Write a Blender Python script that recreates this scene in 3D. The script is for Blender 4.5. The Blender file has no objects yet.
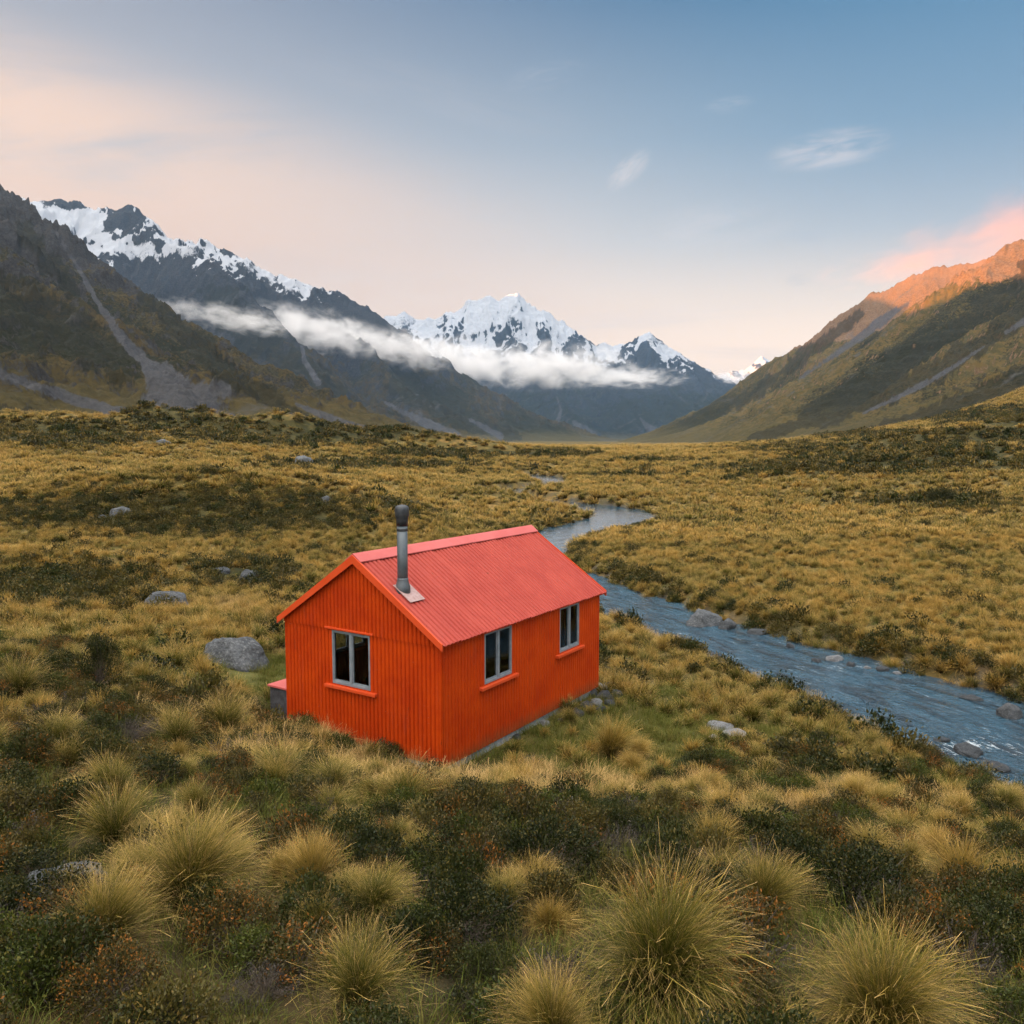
import bpy, math, random
import numpy as np
from math import radians, sin, cos, atan, sqrt, pi

SC = bpy.context.scene
COL = SC.collection
rng = np.random.default_rng(7)
random.seed(7)

# ------------------------------------------------------------------ camera, sky, sun, exposure
FPX, HOR, CZ = 838.0, 439.3, 5.93
TH = atan((512 - HOR) / FPX)
cd = bpy.data.cameras.new('camera')
cam = bpy.data.objects.new('camera', cd); COL.objects.link(cam)
cd.sensor_width = 36.0; cd.lens = FPX / 1024 * 36
cam.location = (0, 0, CZ); cam.rotation_euler = (pi / 2 - TH, 0, 0)
cd.clip_start = 0.1; cd.clip_end = 80000
SC.camera = cam
SC.view_settings.view_transform = 'Standard'; SC.view_settings.look = 'None'
SC.view_settings.exposure = 2.7; SC.view_settings.gamma = 1.0
SC.render.engine = 'CYCLES'
SC.cycles.use_denoising = True
SC.cycles.max_bounces = 8; SC.cycles.diffuse_bounces = 3; SC.cycles.glossy_bounces = 3
SC.cycles.transmission_bounces = 4; SC.cycles.volume_bounces = 7; SC.cycles.transparent_max_bounces = 12
SC.cycles.sample_clamp_indirect = 6

SUN_EL, SUN_AZ = radians(5.0), radians(-112.0)       # azimuth from +Y towards +X: the sun stands left and a little behind
SUN_DIR = (cos(SUN_EL) * sin(SUN_AZ), cos(SUN_EL) * cos(SUN_AZ), sin(SUN_EL))


class NT:
    """small helper to write node trees"""
    def __init__(s, tree):
        s.t = tree; s.n = tree.nodes; s.l = tree.links
    def node(s, typ, ins=None, **kw):
        nd = s.n.new(typ)
        for k, v in kw.items(): setattr(nd, k, v)
        for k, v in (ins or {}).items():
            sock = nd.inputs[k]
            if isinstance(v, bpy.types.NodeSocket): s.l.new(v, sock)
            else: sock.default_value = v
        return nd
    def math(s, op, a, b=0.0, c=None, clamp=False):
        ins = {0: a, 1: b}
        if c is not None: ins[2] = c
        return s.node('ShaderNodeMath', ins, operation=op, use_clamp=clamp).outputs[0]
    def mix(s, f, a, b, blend='MIX'):
        nd = s.node('ShaderNodeMix', data_type='RGBA', blend_type=blend)
        for k, v in ((0, f), (6, a), (7, b)):
            if isinstance(v, bpy.types.NodeSocket): s.l.new(v, nd.inputs[k])
            else: nd.inputs[k].default_value = (*v, 1) if isinstance(v, tuple) and len(v) == 3 else v
        return nd.outputs[2]
    def maprange(s, v, a, b, c=0.0, d=1.0, smooth=True):
        nd = s.node('ShaderNodeMapRange', {0: v, 1: a, 2: b, 3: c, 4: d}, interpolation_type='SMOOTHSTEP' if smooth else 'LINEAR')
        return nd.outputs[0]
    def noise(s, vec, scale, detail=4, rough=0.55, dist=0.0, out=0):
        return s.node('ShaderNodeTexNoise', {'Vector': vec, 'Scale': scale, 'Detail': detail, 'Roughness': rough, 'Distortion': dist}).outputs[out]
    def ramp(s, f, stops, interp='LINEAR'):
        nd = s.node('ShaderNodeValToRGB', {0: f}); cr = nd.color_ramp; cr.interpolation = interp
        while len(cr.elements) < len(stops): cr.elements.new(0.5)
        for e, (p, c) in zip(cr.elements, stops): e.position = p; e.color = (*c, 1)
        return nd.outputs[0]
    def attr(s, name, out='Fac', typ='GEOMETRY'):
        return s.node('ShaderNodeAttribute', attribute_name=name, attribute_type=typ).outputs[out]
    def mapping(s, vec, scale=(1, 1, 1), rot=(0, 0, 0), loc=(0, 0, 0)):
        return s.node('ShaderNodeMapping', {'Vector': vec, 'Scale': scale, 'Rotation': rot, 'Location': loc}).outputs[0]


def build_world():
    w = bpy.data.worlds.new('World'); SC.world = w; w.use_nodes = True
    t = NT(w.node_tree); t.n.clear()
    tc = t.node('ShaderNodeTexCoord').outputs['Generated']
    sep = t.node('ShaderNodeSeparateXYZ', {0: tc}); x, y, z = sep.outputs
    sky = t.node('ShaderNodeTexSky', sky_type='NISHITA', sun_disc=False, sun_elevation=SUN_EL, sun_rotation=SUN_AZ,
                 altitude=900, air_density=1.0, dust_density=1.5, ozone_density=2.0).outputs[0]
    # dawn gradient by elevation
    g = t.ramp(z, [(0.0, (1.80, 1.22, .80)), (0.09, (1.62, 1.13, .77)), (0.15, (1.16, .90, .70)), (0.22, (.67, .645, .625)), (0.32, (.31, .395, .48)),
                   (0.45, (.028, .142, .285)), (0.56, (.16, .27, .40)), (1.0, (.60, .70, .84))])
    # warmer and paler towards the sun's side, bluer on the other
    side = t.maprange(x, -0.62, 0.40)
    g = t.mix(t.math('MULTIPLY', t.math('SUBTRACT', 1.0, side), t.maprange(z, .46, .22, .36, .50)), g, (.86, .66, .56))
    blue = t.math('MULTIPLY', t.maprange(x, 0.0, 0.55), t.maprange(z, 0.06, 0.34))
    g = t.mix(t.math('MULTIPLY', blue, 0.52), g, (.06, .22, .39))
    # dawn glow behind left, with fill light added behind and overhead out of view
    dot = t.node('ShaderNodeVectorMath', {0: tc, 1: (sin(SUN_AZ - .35), cos(SUN_AZ - .35), 0.25)}, operation='DOT_PRODUCT').outputs['Value']
    glow = t.math('POWER', t.math('MAXIMUM', dot, 0.0), 1.6)
    back = t.math('MULTIPLY', t.maprange(y, 0.35, -0.5), t.maprange(z, -.05, .12))
    zen = t.maprange(z, 0.52, 0.85)
    ex = t.math('ADD', t.math('MULTIPLY', t.math('MULTIPLY', glow, back), 1.9), t.math('ADD', t.math('MULTIPLY', back, .55), t.math('MULTIPLY', zen, 3.6)))
    g = t.mix(1.0, g, t.node('ShaderNodeVectorMath', {0: (1.0, .91, .80), 'Scale': ex}, operation='SCALE').outputs[0], 'ADD')
    # picture-like coordinates of the direction, for clouds low in the valley's gap
    yy = t.math('MAXIMUM', y, 0.05)
    a = t.math('DIVIDE', x, yy); e = t.math('DIVIDE', z, yy)
    av = t.node('ShaderNodeCombineXYZ', {0: a, 1: e, 2: 0.0}).outputs[0]
    front = t.maprange(y, .1, .3)
    n1 = t.noise(t.mapping(av, (2.2, 11.0, 1), (0, 0, radians(-15)), (3.1, 1.7, 0)), 1.0, 7, 0.60, 0.5)
    bank = t.math('MULTIPLY', t.maprange(t.math('ADD', a, t.math('MULTIPLY', e, 1.0)), .45, -.22), t.math('MULTIPLY', t.maprange(e, .0, .10), t.maprange(t.math('ADD', e, t.math('MULTIPLY', a, .28)), .345, .225)))
    m1 = t.math('MULTIPLY', t.math('MULTIPLY', bank, front), t.maprange(n1, .24, .56))
    g = t.mix(t.math('MULTIPLY', m1, .9), g, (.98, .675, .50))
    # thin wisps: centre, half size, tilt, strength, colour
    for k, (wa, we, sa, sb, tl, st, col) in enumerate([(.368, .333, .075, .024, 10, .62, (.80, .72, .70)), (.135, .310, .032, .014, 42, .6, (.84, .74, .70)), (.20, .145, .20, .014, 5, .55, (.98, .80, .70)),
            (.250, .383, .030, .010, 8, .35, (.6, .62, .66)), (.040, .415, .05, .016, 12, .30, (.52, .53, .58)), (.23, .245, .11, .03, 10, .35, (.80, .72, .70)), (-.10, .40, .20, .03, -14, .15, (.6, .55, .55)),
            (.335, .185, .018, .008, 0, .38, (.45, .47, .53)), (.345, .235, .03, .010, 0, .30, (.48, .5, .56)), (.29, .10, .10, .010, -3, .4, (1.0, .80, .68))]):
        c_, s_ = cos(radians(tl)), sin(radians(tl))
        da = t.math('SUBTRACT', a, wa); de = t.math('SUBTRACT', e, we)
        p = t.math('DIVIDE', t.math('ADD', t.math('MULTIPLY', da, c_), t.math('MULTIPLY', de, s_)), sa)
        q = t.math('DIVIDE', t.math('SUBTRACT', t.math('MULTIPLY', de, c_), t.math('MULTIPLY', da, s_)), sb)
        pq = t.node('ShaderNodeCombineXYZ', {0: p, 1: t.math('MULTIPLY', q, 1.0), 2: k * 3.3}).outputs[0]
        nn = t.noise(t.mapping(pq, (.9, 1.5, 1), (0, 0, radians(12))), 1.0, 6, .62, .8)
        rr = t.math('ADD', t.math('MULTIPLY', p, p), t.math('MULTIPLY', q, q))
        mk = t.math('MULTIPLY', t.maprange(rr, 1.3, .0), t.math('MULTIPLY', t.maprange(nn, .34, .68), front))
        g = t.mix(t.math('MULTIPLY', mk, st), g, col)
    g = t.mix(t.maprange(z, -.015, -.06), g, (.10, .085, .05))
    tot = t.mix(1.0, t.mix(1.0, g, (3.08, 3.08, 3.08), 'MULTIPLY'), t.mix(1.0, sky, (.06, .06, .06), 'MULTIPLY'), 'ADD')
    bgn = t.node('ShaderNodeBackground', {0: tot, 1: 0.05})
    out = t.node('ShaderNodeOutputWorld', {0: bgn.outputs[0]})
build_world()

sd = bpy.data.lights.new('sun', 'SUN'); sd.energy = 5.0; sd.angle = radians(0.35); sd.color = (1.0, .38, .085)
so = bpy.data.objects.new('sun', sd); COL.objects.link(so)
from mathutils import Vector, Matrix, noise as mnoise
so.rotation_euler = Vector(SUN_DIR).to_track_quat('Z', 'Y').to_euler()
so.location = (-40, -15, 30)

# ------------------------------------------------------------------ helpers
def unproj(px, py, Y):
    """world point at depth Y on the ray through a picture point"""
    a = (px - 512) / FPX; b = -(py - 512) / FPX
    dy = cos(TH) + b * sin(TH); dz = -sin(TH) + b * cos(TH)
    k = Y / dy
    return np.array([a * k, Y, CZ + dz * k])
def unproj_z(px, py, z):
    a = (px - 512) / FPX; b = -(py - 512) / FPX
    dy = cos(TH) + b * sin(TH); dz = -sin(TH) + b * cos(TH)
    k = (z - CZ) / dz
    return np.array([a * k, dy * k, z])
def proj(X, Y, Z):
    d = Y * cos(TH) - (Z - CZ) * sin(TH); u = Y * sin(TH) + (Z - CZ) * cos(TH)
    d = np.where(d < .3, .3, d)
    return 512 + FPX * X / d, 512 - FPX * u / d
def smooth(a, b, x):
    t = np.clip((x - a) / (b - a), 0, 1); return t * t * (3 - 2 * t)

_perm = np.random.default_rng(3).permutation(4096)
_gr = np.random.default_rng(4).uniform(0, 2 * pi, 4096); _gx, _gy = np.cos(_gr), np.sin(_gr)
def perlin(x, y, seed=0):
    xi = np.floor(x).astype(np.int64); yi = np.floor(y).astype(np.int64)
    xf = x - xi; yf = y - yi
    u = xf * xf * xf * (xf * (xf * 6 - 15) + 10); v = yf * yf * yf * (yf * (yf * 6 - 15) + 10)
    def g(ix, iy, dx, dy):
        h = _perm[(_perm[(ix + seed * 131) & 4095] + iy * 7 + seed) & 4095]
        return _gx[h] * dx + _gy[h] * dy
    a = g(xi, yi, xf, yf); b = g(xi + 1, yi, xf - 1, yf); c = g(xi, yi + 1, xf, yf - 1); d = g(xi + 1, yi + 1, xf - 1, yf - 1)
    return (a + u * (b - a) + v * (c - a + u * (a - b - c + d))) * 1.5
def fbm(x, y, oct=5, seed=0, gain=.5):
    s = 0; a = 1.0; n = 0
    for i in range(oct):
        s = s + a * perlin(x, y, seed + i); n += a; a *= gain; x = x * 2.03 + 17.1; y = y * 2.03 + 5.3
    return s / n
def ridged(x, y, oct=5, seed=0, gain=.55):
    s = 0; a = 1.0; n = 0; w = 1.0
    for i in range(oct):
        r = (1 - np.abs(perlin(x, y, seed + i))) ** 2
        s = s + a * r * w; n += a; w = np.clip(r * 1.6, 0, 1); a *= gain; x = x * 2.07 + 11.3; y = y * 2.07 + 3.7
    return s / n

def mesh_np(name, V, F, attrs=None, uv=None, smooth_sh=False):
    """mesh from arrays; F is (n,3) or (n,4)"""
    me = bpy.data.meshes.new(name)
    V = np.asarray(V, np.float32); F = np.asarray(F, np.int32)
    k = F.shape[1]
    me.vertices.add(len(V)); me.vertices.foreach_set('co', V.ravel())
    me.loops.add(F.size); me.loops.foreach_set('vertex_index', F.ravel())
    me.polygons.add(len(F)); me.polygons.foreach_set('loop_start', np.arange(0, F.size, k, dtype=np.int32))
    for nm, a in (attrs or {}).items():
        at = me.attributes.new(nm, 'FLOAT', 'POINT'); at.data.foreach_set('value', np.asarray(a, np.float32).ravel())
    if uv is not None:
        ul = me.uv_layers.new(name='UVMap'); ul.data.foreach_set('uv', np.asarray(uv, np.float32)[F.ravel()].ravel())
    me.update(calc_edges=True)
    me.polygons.foreach_set('use_smooth', np.full(len(F), smooth_sh))
    me.validate()
    return me
def grid_faces(nr, nc):
    i = np.arange(nr * nc).reshape(nr, nc)
    return np.stack([i[:-1, :-1], i[:-1, 1:], i[1:, 1:], i[1:, :-1]], -1).reshape(-1, 4)
def link(name, me, mat=None, parent=None):
    o = bpy.data.objects.new(name, me); COL.objects.link(o)
    if mat and me is not None: 
        me.materials.clear(); me.materials.append(mat)
    if parent: o.parent = parent
    return o
def tag(o, label=None, cat=None, group=None, kind=None):
    if label: o['label'] = label
    if cat: o['category'] = cat
    if group: o['group'] = group
    if kind: o['kind'] = kind
    return o
class MB:
    """collects boxes, tubes and free faces into one mesh"""
    def __init__(s): s.v = []; s.f = []
    def add(s, V, F):
        b = len(s.v); s.v += [tuple(map(float, p)) for p in V]; s.f += [tuple(i + b for i in f) for f in F]
    def box(s, lo, hi, m=None):
        V = [Vector((x, y, z)) for z in (lo[2], hi[2]) for y in (lo[1], hi[1]) for x in (lo[0], hi[0])]
        if m: V = [m @ v for v in V]
        s.add(V, [(0, 2, 3, 1), (4, 5, 7, 6), (0, 1, 5, 4), (2, 6, 7, 3), (0, 4, 6, 2), (1, 3, 7, 5)])
    def lathe(s, prof, c=(0, 0), n=24, cap=True):
        V = []; F = []
        for r, z in prof:
            for i in range(n):
                a = 2 * pi * i / n; V.append((c[0] + r * cos(a), c[1] + r * sin(a), z))
        for j in range(len(prof) - 1):
            for i in range(n):
                F.append((j * n + i, j * n + (i + 1) % n, (j + 1) * n + (i + 1) % n, (j + 1) * n + i))
        if cap:
            F.append(tuple(range(n - 1, -1, -1))); F.append(tuple((len(prof) - 1) * n + i for i in range(n)))
        s.add(V, F)
    def build(s, name, mat, parent=None, bevel=0.0, sm=False):
        me = bpy.data.meshes.new(name); me.from_pydata(s.v, [], s.f); me.update()
        if sm: me.polygons.foreach_set('use_smooth', [True] * len(me.polygons))
        o = link(name, me, mat, parent)
        if bevel:
            b = o.modifiers.new('bevel', 'BEVEL'); b.width = bevel; b.segments = 2; b.limit_method = 'ANGLE'
        return o
def material(name):
    m = bpy.data.materials.new(name); m.use_nodes = True
    t = NT(m.node_tree); t.n.clear()
    t.out = t.node('ShaderNodeOutputMaterial')
    return m, t
def principled(t, color, rough=.8, bump=None, bstr=.4, bdist=.02, **kw):
    ins = {'Base Color': color, 'Roughness': rough}
    for k, v in kw.items(): ins[k] = v
    if bump is not None:
        ins['Normal'] = t.node('ShaderNodeBump', {'Strength': bstr, 'Distance': bdist, 'Height': bump}).outputs[0]
    if isinstance(color, tuple): ins['Base Color'] = (*color, 1)
    p = t.node('ShaderNodeBsdfPrincipled', ins)
    t.l.new(p.outputs[0], t.out.inputs[0])
    return p

# ------------------------------------------------------------------ the hut's frame (fitted)
YAW, HW, HL, RISE, WALLH = 0.581, 4.039, 6.037, 1.353, 2.3
LV = np.array([sin(YAW), cos(YAW)]); GV = np.array([-cos(YAW), sin(YAW)])
HC = np.array([-1.252, 14.694]) + GV * HW / 2 + LV * HL / 2
def hut_local(X, Y):
    dx, dy = X - HC[0], Y - HC[1]
    return dx * (-GV[0]) + dy * (-GV[1]), dx * LV[0] + dy * LV[1]

# ------------------------------------------------------------------ ground height
WATER = -1.42
def river_line():
    P = [(1500, 905, 3.6), (1250, 835, 3.5), (1024, 752, 3.1), (960, 722, 3.0), (900, 700, 3.0), (830, 675, 2.75), (760, 652, 2.4), (700, 632, 2.2),
         (650, 614, 2.1), (612, 600, 2.2), (575, 585, 2.3), (540, 568, 2.4), (528, 555, 2.5), (545, 540, 2.6), (580, 529.5, 3.0),
         (612, 523, 3.4), (626, 518, 3.2), (618, 512, 3.4), (590, 507.5, 3.4), (540, 502, 3.2), (500, 496.5, 3.0), (506, 492.5, 3.6), (532, 489.5, 2.6),
         (549, 486.5, 2.2), (552, 482, 2.2), (545, 478, 3.6), (525, 475, 2.6), (505, 473, 2)]
    W = np.array([[*unproj_z(p[0], p[1], WATER)[:2], p[2]] for p in P])
    # Catmull-Rom resample
    out = []
    for i in range(len(W) - 1):
        p0, p1, p2, p3 = W[max(i - 1, 0)], W[i], W[i + 1], W[min(i + 2, len(W) - 1)]
        n = max(3, int(np.hypot(*(p2 - p1)[:2]) / .8))
        for k in range(min(n, 14)):
            t = k / min(n, 14)
            out.append(.5 * ((2 * p1) + (-p0 + p2) * t + (2 * p0 - 5 * p1 + 4 * p2 - p3) * t * t + (-p0 + 3 * p1 - 3 * p2 + p3) * t ** 3))
    return np.array(out)
RIV = river_line()
_rs = np.concatenate([[0], np.cumsum(np.hypot(*np.diff(RIV[:, :2], axis=0).T))])
def river_dist(X, Y):
    """distance to the stream's middle line, half width there, length along it, side"""
    X = np.asarray(X, float).ravel(); Y = np.asarray(Y, float).ravel()
    best = np.full(X.shape, 1e9); hw = np.zeros(X.shape); s = np.zeros(X.shape); sd = np.zeros(X.shape)
    m = (Y < 320) & (Y > 3)
    xm, ym = X[m], Y[m]; b = best[m]; h = hw[m]; ss = s[m]; q = sd[m]
    for i in range(len(RIV) - 1):
        ax, ay, aw = RIV[i]; bx, by, bw = RIV[i + 1]
        ex, ey = bx - ax, by - ay; L2 = ex * ex + ey * ey + 1e-9
        t = np.clip(((xm - ax) * ex + (ym - ay) * ey) / L2, 0, 1)
        d = np.hypot(xm - ax - t * ex, ym - ay - t * ey)
        k = d < b
        b[k] = d[k]; h[k] = aw + t[k] * (bw - aw); ss[k] = _rs[i] + t[k] * sqrt(L2)
        q[k] = np.sign((xm[k] - ax) * ey - (ym[k] - ay) * ex)
    best[m] = b; hw[m] = h; s[m] = ss; sd[m] = q
    return best, hw, s, sd

CTRL = []
def _c(px, py, Y=None, z=None):
    CTRL.append(unproj(px, py, Y) if Y else unproj_z(px, py, z))
for a in [(512, 1040, 5.0), (100, 1040, 4.8), (930, 1040, 5.0), (-200, 1000, 5.2), (1250, 1000, 5.4), (512, 920, 7.0), (200, 905, 6.6), (850, 930, 6.6), (512, 850, 8.8),
          (250, 800, 10), (100, 760, 11.5), (0, 700, 14), (60, 650, 17.5), (0, 640, 20), (-200, 650, 15), (420, 800, 11.4), (560, 800, 12.3), (700, 820, 11.5),
          (900, 850, 10.3), (1000, 880, 9), (1200, 900, 8.5),
          (100, 560, 42), (120, 499, 62), (330, 503, 64), (0, 492, 66), (-200, 490, 66), (150, 548, 47),
          (200, 474, 105), (400, 482, 108), (450, 470, 170), (300, 445, 200), (160, 435, 210), (0, 425, 260), (-200, 418, 260), (350, 434, 300), (480, 451, 330),
          (120, 450, 150), (0, 441, 160), (-200, 436, 160), (60, 420, 420), (560, 449, 650), (640, 449, 650), (600, 446, 1200), (600, 442, 4000),
          (850, 500, 88), (1024, 500, 75), (1200, 500, 70), (1024, 562, 45), (720, 464, 185), (850, 464, 138), (1024, 464, 108), (1200, 455, 110),
          (1024, 434, 200), (900, 442, 250), (760, 447, 400), (1024, 422, 300), (1200, 400, 300), (1024, 408, 450), (900, 430, 450), (800, 441, 600),
          (300, 432, 700), (60, 395, 900), (1000, 412, 1100), (200, 440, 3500), (1000, 440, 3500)]: _c(*a)
for px, py, z in [(540, 760, -.15), (650, 772, -.35), (760, 762, -.6), (850, 735, -.85), (1000, 800, -.5), (1150, 840, -.4), (650, 685, -.85), (700, 720, -.7), (233, 668, .35), (163, 605, .3),
                  (280, 560, -.5), (420, 530, -.55), (700, 500, -1.0), (607, 562, -1.0), (520, 515, -1.0), (600, 480, -1.0), (1024, 640, -.75), (900, 600, -.9), (760, 600, -1.0),
                  (640, 580, -1.05), (1200, 700, -.7)]: _c(px, py, None, z)
for lx, ly, z in [(HW / 2 + .1, -HL / 2 - .1, -.05), (-HW / 2 - .1, -HL / 2, .05), (HW / 2 + .1, HL / 2, -.14), (HW / 2 + .15, 0, -.10), (-HW / 2, HL / 2, .0), (0, 0, -.05), (0, -HL / 2 - .5, .12), (-1.5, -HL / 2 - .7, .22), (0, HL / 2 + 1.5, -.4)]:
    p = HC - GV * lx + LV * ly; CTRL.append(np.array([p[0], p[1], z]))
CTRL = np.array(CTRL)
def _uv(X, Y):
    Yc = np.maximum(Y, 3.0)
    return X / (Yc + 4.0) * 2.2, np.log(Yc + 4.0) * 1.5
_cu, _cv = _uv(CTRL[:, 0], CTRL[:, 1])
def _phi(r2): return np.where(r2 > 1e-12, .5 * r2 * np.log(np.maximum(r2, 1e-12)), 0)
n_ = len(CTRL)
_A = _phi((_cu[:, None] - _cu) ** 2 + (_cv[:, None] - _cv) ** 2) + np.eye(n_) * 0.006
_Pm = np.stack([np.ones(n_), _cu, _cv], 1)
_S = np.block([[_A, _Pm], [_Pm.T, np.zeros((3, 3))]])
_zs = np.arcsinh(CTRL[:, 2] / 2.0)                         # compress large heights while fitting
_w = np.linalg.solve(_S, np.concatenate([_zs, np.zeros(3)]))
def base_height(X, Y):
    sh = np.shape(X); X = np.asarray(X, float).ravel(); Y = np.asarray(Y, float).ravel()
    out = np.empty(X.shape)
    for i in range(0, len(X), 40000):
        u, v = _uv(X[i:i + 40000], Y[i:i + 40000])
        u = np.clip(u, -2.6, 2.6)
        k = _phi((u[:, None] - _cu) ** 2 + (v[:, None] - _cv) ** 2)
        q = k @ _w[:n_] + _w[n_] + _w[n_ + 1] * u + _w[n_ + 2] * v
        out[i:i + 40000] = 2.0 * np.sinh(np.clip(q, -2.5, 4.2))
    return out.reshape(sh)
BUMPS = []
for px_, py_, Y_, rx_, ry_, h_ in [(170, 508, 60, 12, 5, 2.0), (330, 508, 66, 9, 5, 1.2), (60, 592, 36, 5, 2.5, .9), (240, 582, 38, 4, 2.5, .5), (165, 428, 230, 16, 10, 6.5), (300, 440, 230, 22, 10, 5.5), (60, 436, 190, 24, 9, 3.6),
        (430, 458, 260, 36, 12, 4.6), (930, 474, 120, 25, 9, 1.6), (540, 460, 330, 26, 10, 2.2), (0, 418, 260, 28, 13, 1.5), (1000, 445, 200, 30, 12, 3)]:
    BUMPS.append((*unproj(px_, py_, Y_)[:2], rx_, ry_, h_))
def ground(X, Y):
    sh = np.shape(X); X = np.asarray(X, float).ravel(); Y = np.asarray(Y, float).ravel()
    z = base_height(X, Y)
    lx, ly = hut_local(X, Y)
    dh = np.hypot(np.maximum(np.abs(lx) - HW / 2, 0), np.maximum(np.abs(ly) - HL / 2, 0))
    calm = smooth(.3, 2.5, dh)
    D = np.hypot(X, Y)
    z = z + calm * (fbm(X / 2.6, Y / 2.6, 3, 5) * .16 + fbm(X / .8, Y / .8, 2, 9) * .06)
    z = z + fbm(X / 22, Y / 22, 4, 21) * .9 * smooth(25, 75, D) + fbm(X / 70, Y / 70, 4, 31) * 3.6 * smooth(90, 260, D) * (0.35 + .65 * smooth(.02, .3, np.abs(X) / (D + 1) - .06))
    for bx_, by_, rx_, ry_, h_ in BUMPS:
        q = ((X - bx_) / rx_) ** 2 + ((Y - by_) / ry_) ** 2
        z = z + h_ * np.exp(-q) * (1 + .5 * fbm(X / rx_ * 2, Y / ry_ * 2, 3, 71))
    d, hw, s, sd = river_dist(X, Y)
    wob = fbm(X / 3.0, Y / 3.0, 3, 41) * .55 + fbm(X / .9, Y / .9, 2, 43) * .18
    e = d - hw + wob
    bed = WATER - .12 - .4 * np.clip(-e / 1.5, 0, 1)
    k = smooth(-.15, .85, e)
    z = np.where(d < 40, bed * (1 - k) + np.maximum(z, WATER + .16 + .3 * smooth(.2, 3, e)) * k, np.maximum(z, WATER - .3 + 0 * z) if False else z)
    inside = (np.abs(lx) < HW / 2 + .05) & (np.abs(ly) < HL / 2 + .05)
    z = np.where(inside, np.minimum(z, -.16), z)
    return z.reshape(sh)

# ------------------------------------------------------------------ vegetation masks (where dark shrub, short grass grow)
DARK = [(190, 513, 205, 23, 1.35), (60, 588, 100, 24, 1.1), (235, 578, 55, 18, 1.0), (300, 434, 130, 13, 1.35), (60, 436, 100, 15, 1.2), (170, 424, 60, 9, 1.2), (450, 455, 90, 5, 1.3), (930, 464, 140, 8, 1.3), (900, 450, 170, 8, .85), (560, 456, 40, 3, 1.1),
        (850, 472, 140, 6, .7), (925, 503, 90, 7, 1), (760, 470, 70, 4, .9), (1000, 438, 70, 10, 1.2), (1000, 417, 90, 9, 1.0), (880, 436, 70, 5, .9), (640, 476, 60, 2.5, .8), (530, 455, 40, 4, .9), (660, 462, 50, 2.5, .7), (160, 410, 60, 9, .7), (360, 466, 120, 6, .7), (500, 470, 60, 3, .5),
        (60, 690, 60, 18, .5), (130, 745, 70, 18, .9), (30, 760, 60, 30, .7), (470, 835, 140, 26, .9), (640, 830, 60, 18, .8), (820, 870, 130, 40, .95), (450, 940, 90, 60, .9), (230, 950, 90, 40, .9),
        (60, 960, 110, 60, .9), (950, 930, 90, 50, .8), (730, 960, 50, 60, .8), (700, 770, 50, 14, .4), (20, 860, 60, 30, .8), (820, 780, 60, 12, .35), (180, 700, 40, 10, .5), (60, 820, 60, 25, .8)]
SHORT = [(600, 745, 120, 40, 1), (255, 680, 65, 22, .9), (540, 770, 80, 18, .7), (690, 700, 50, 25, .35)]
STRAW = [(310, 750, 110, 22, 1), (480, 785, 120, 15, 1), (640, 795, 160, 15, 1), (810, 808, 110, 15, 1), (200, 715, 60, 18, .8), (930, 812, 60, 12, .7), (60, 690, 50, 15, .7), (250, 610, 60, 10, .5), (400, 790, 60, 16, 1)]
def blob(px, py, L):
    m = np.zeros(np.shape(px))
    for a, b, rx, ry, s in L:
        q = ((px - a) / rx) ** 2 + ((py - b) / ry) ** 2
        m = np.maximum(m, s * smooth(1.35, .45, np.sqrt(q)))
    return m
def masks(X, Y, Z):
    px, py = proj(X, Y, Z)
    n = fbm(X / 6, Y / 6, 3, 51) + fbm(X / 1.7, Y / 1.7, 2, 55) * .5
    far = smooth(50, 140, Y)
    n = n * (1 - far) + far * (fbm(X / 25, Y / 18, 4, 57) * 1.1)
    dk = blob(px, py, DARK)
    dk = np.clip(dk + n * .8 * smooth(0, .4, dk) + .28 * smooth(.25, .55, n), 0, 1)
    sg = np.clip(blob(px, py, SHORT) * (1 + n), 0, 1)
    return dk, sg

# ------------------------------------------------------------------ terrain sheet
def build_terrain():
    nr, nc = 760, 720
    Yp = np.exp(np.linspace(math.log(4.0), math.log(22000), nr)); u = np.sinh(np.linspace(-1.35, 1.35, nc)) / sinh_n(1.35) * 1.5
    Yg, U = np.meshgrid(Yp, u, indexing='ij')
    X = U * Yg; Y = Yg - 11.0
    Z = ground(X, Y)
    Z = np.where(Y > 1500, Z * np.exp(-np.clip((Y - 1500) / 1500, 0, 3)) - 4 * smooth(1500, 5000, Y), Z)
    dk, sg = masks(X, Y, Z)
    d, hw, s, sd = river_dist(X, Y)
    wet = (smooth(1.1, .1, d - hw)).reshape(X.shape)
    me = mesh_np('ground', np.stack([X, Y, Z], -1).reshape(-1, 3), grid_faces(nr, nc)[:, ::-1] if False else grid_faces(nr, nc), {'dark': dk, 'short': sg, 'wet': wet}, smooth_sh=True)
    return me
def sinh_n(a): return math.sinh(a)

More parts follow.
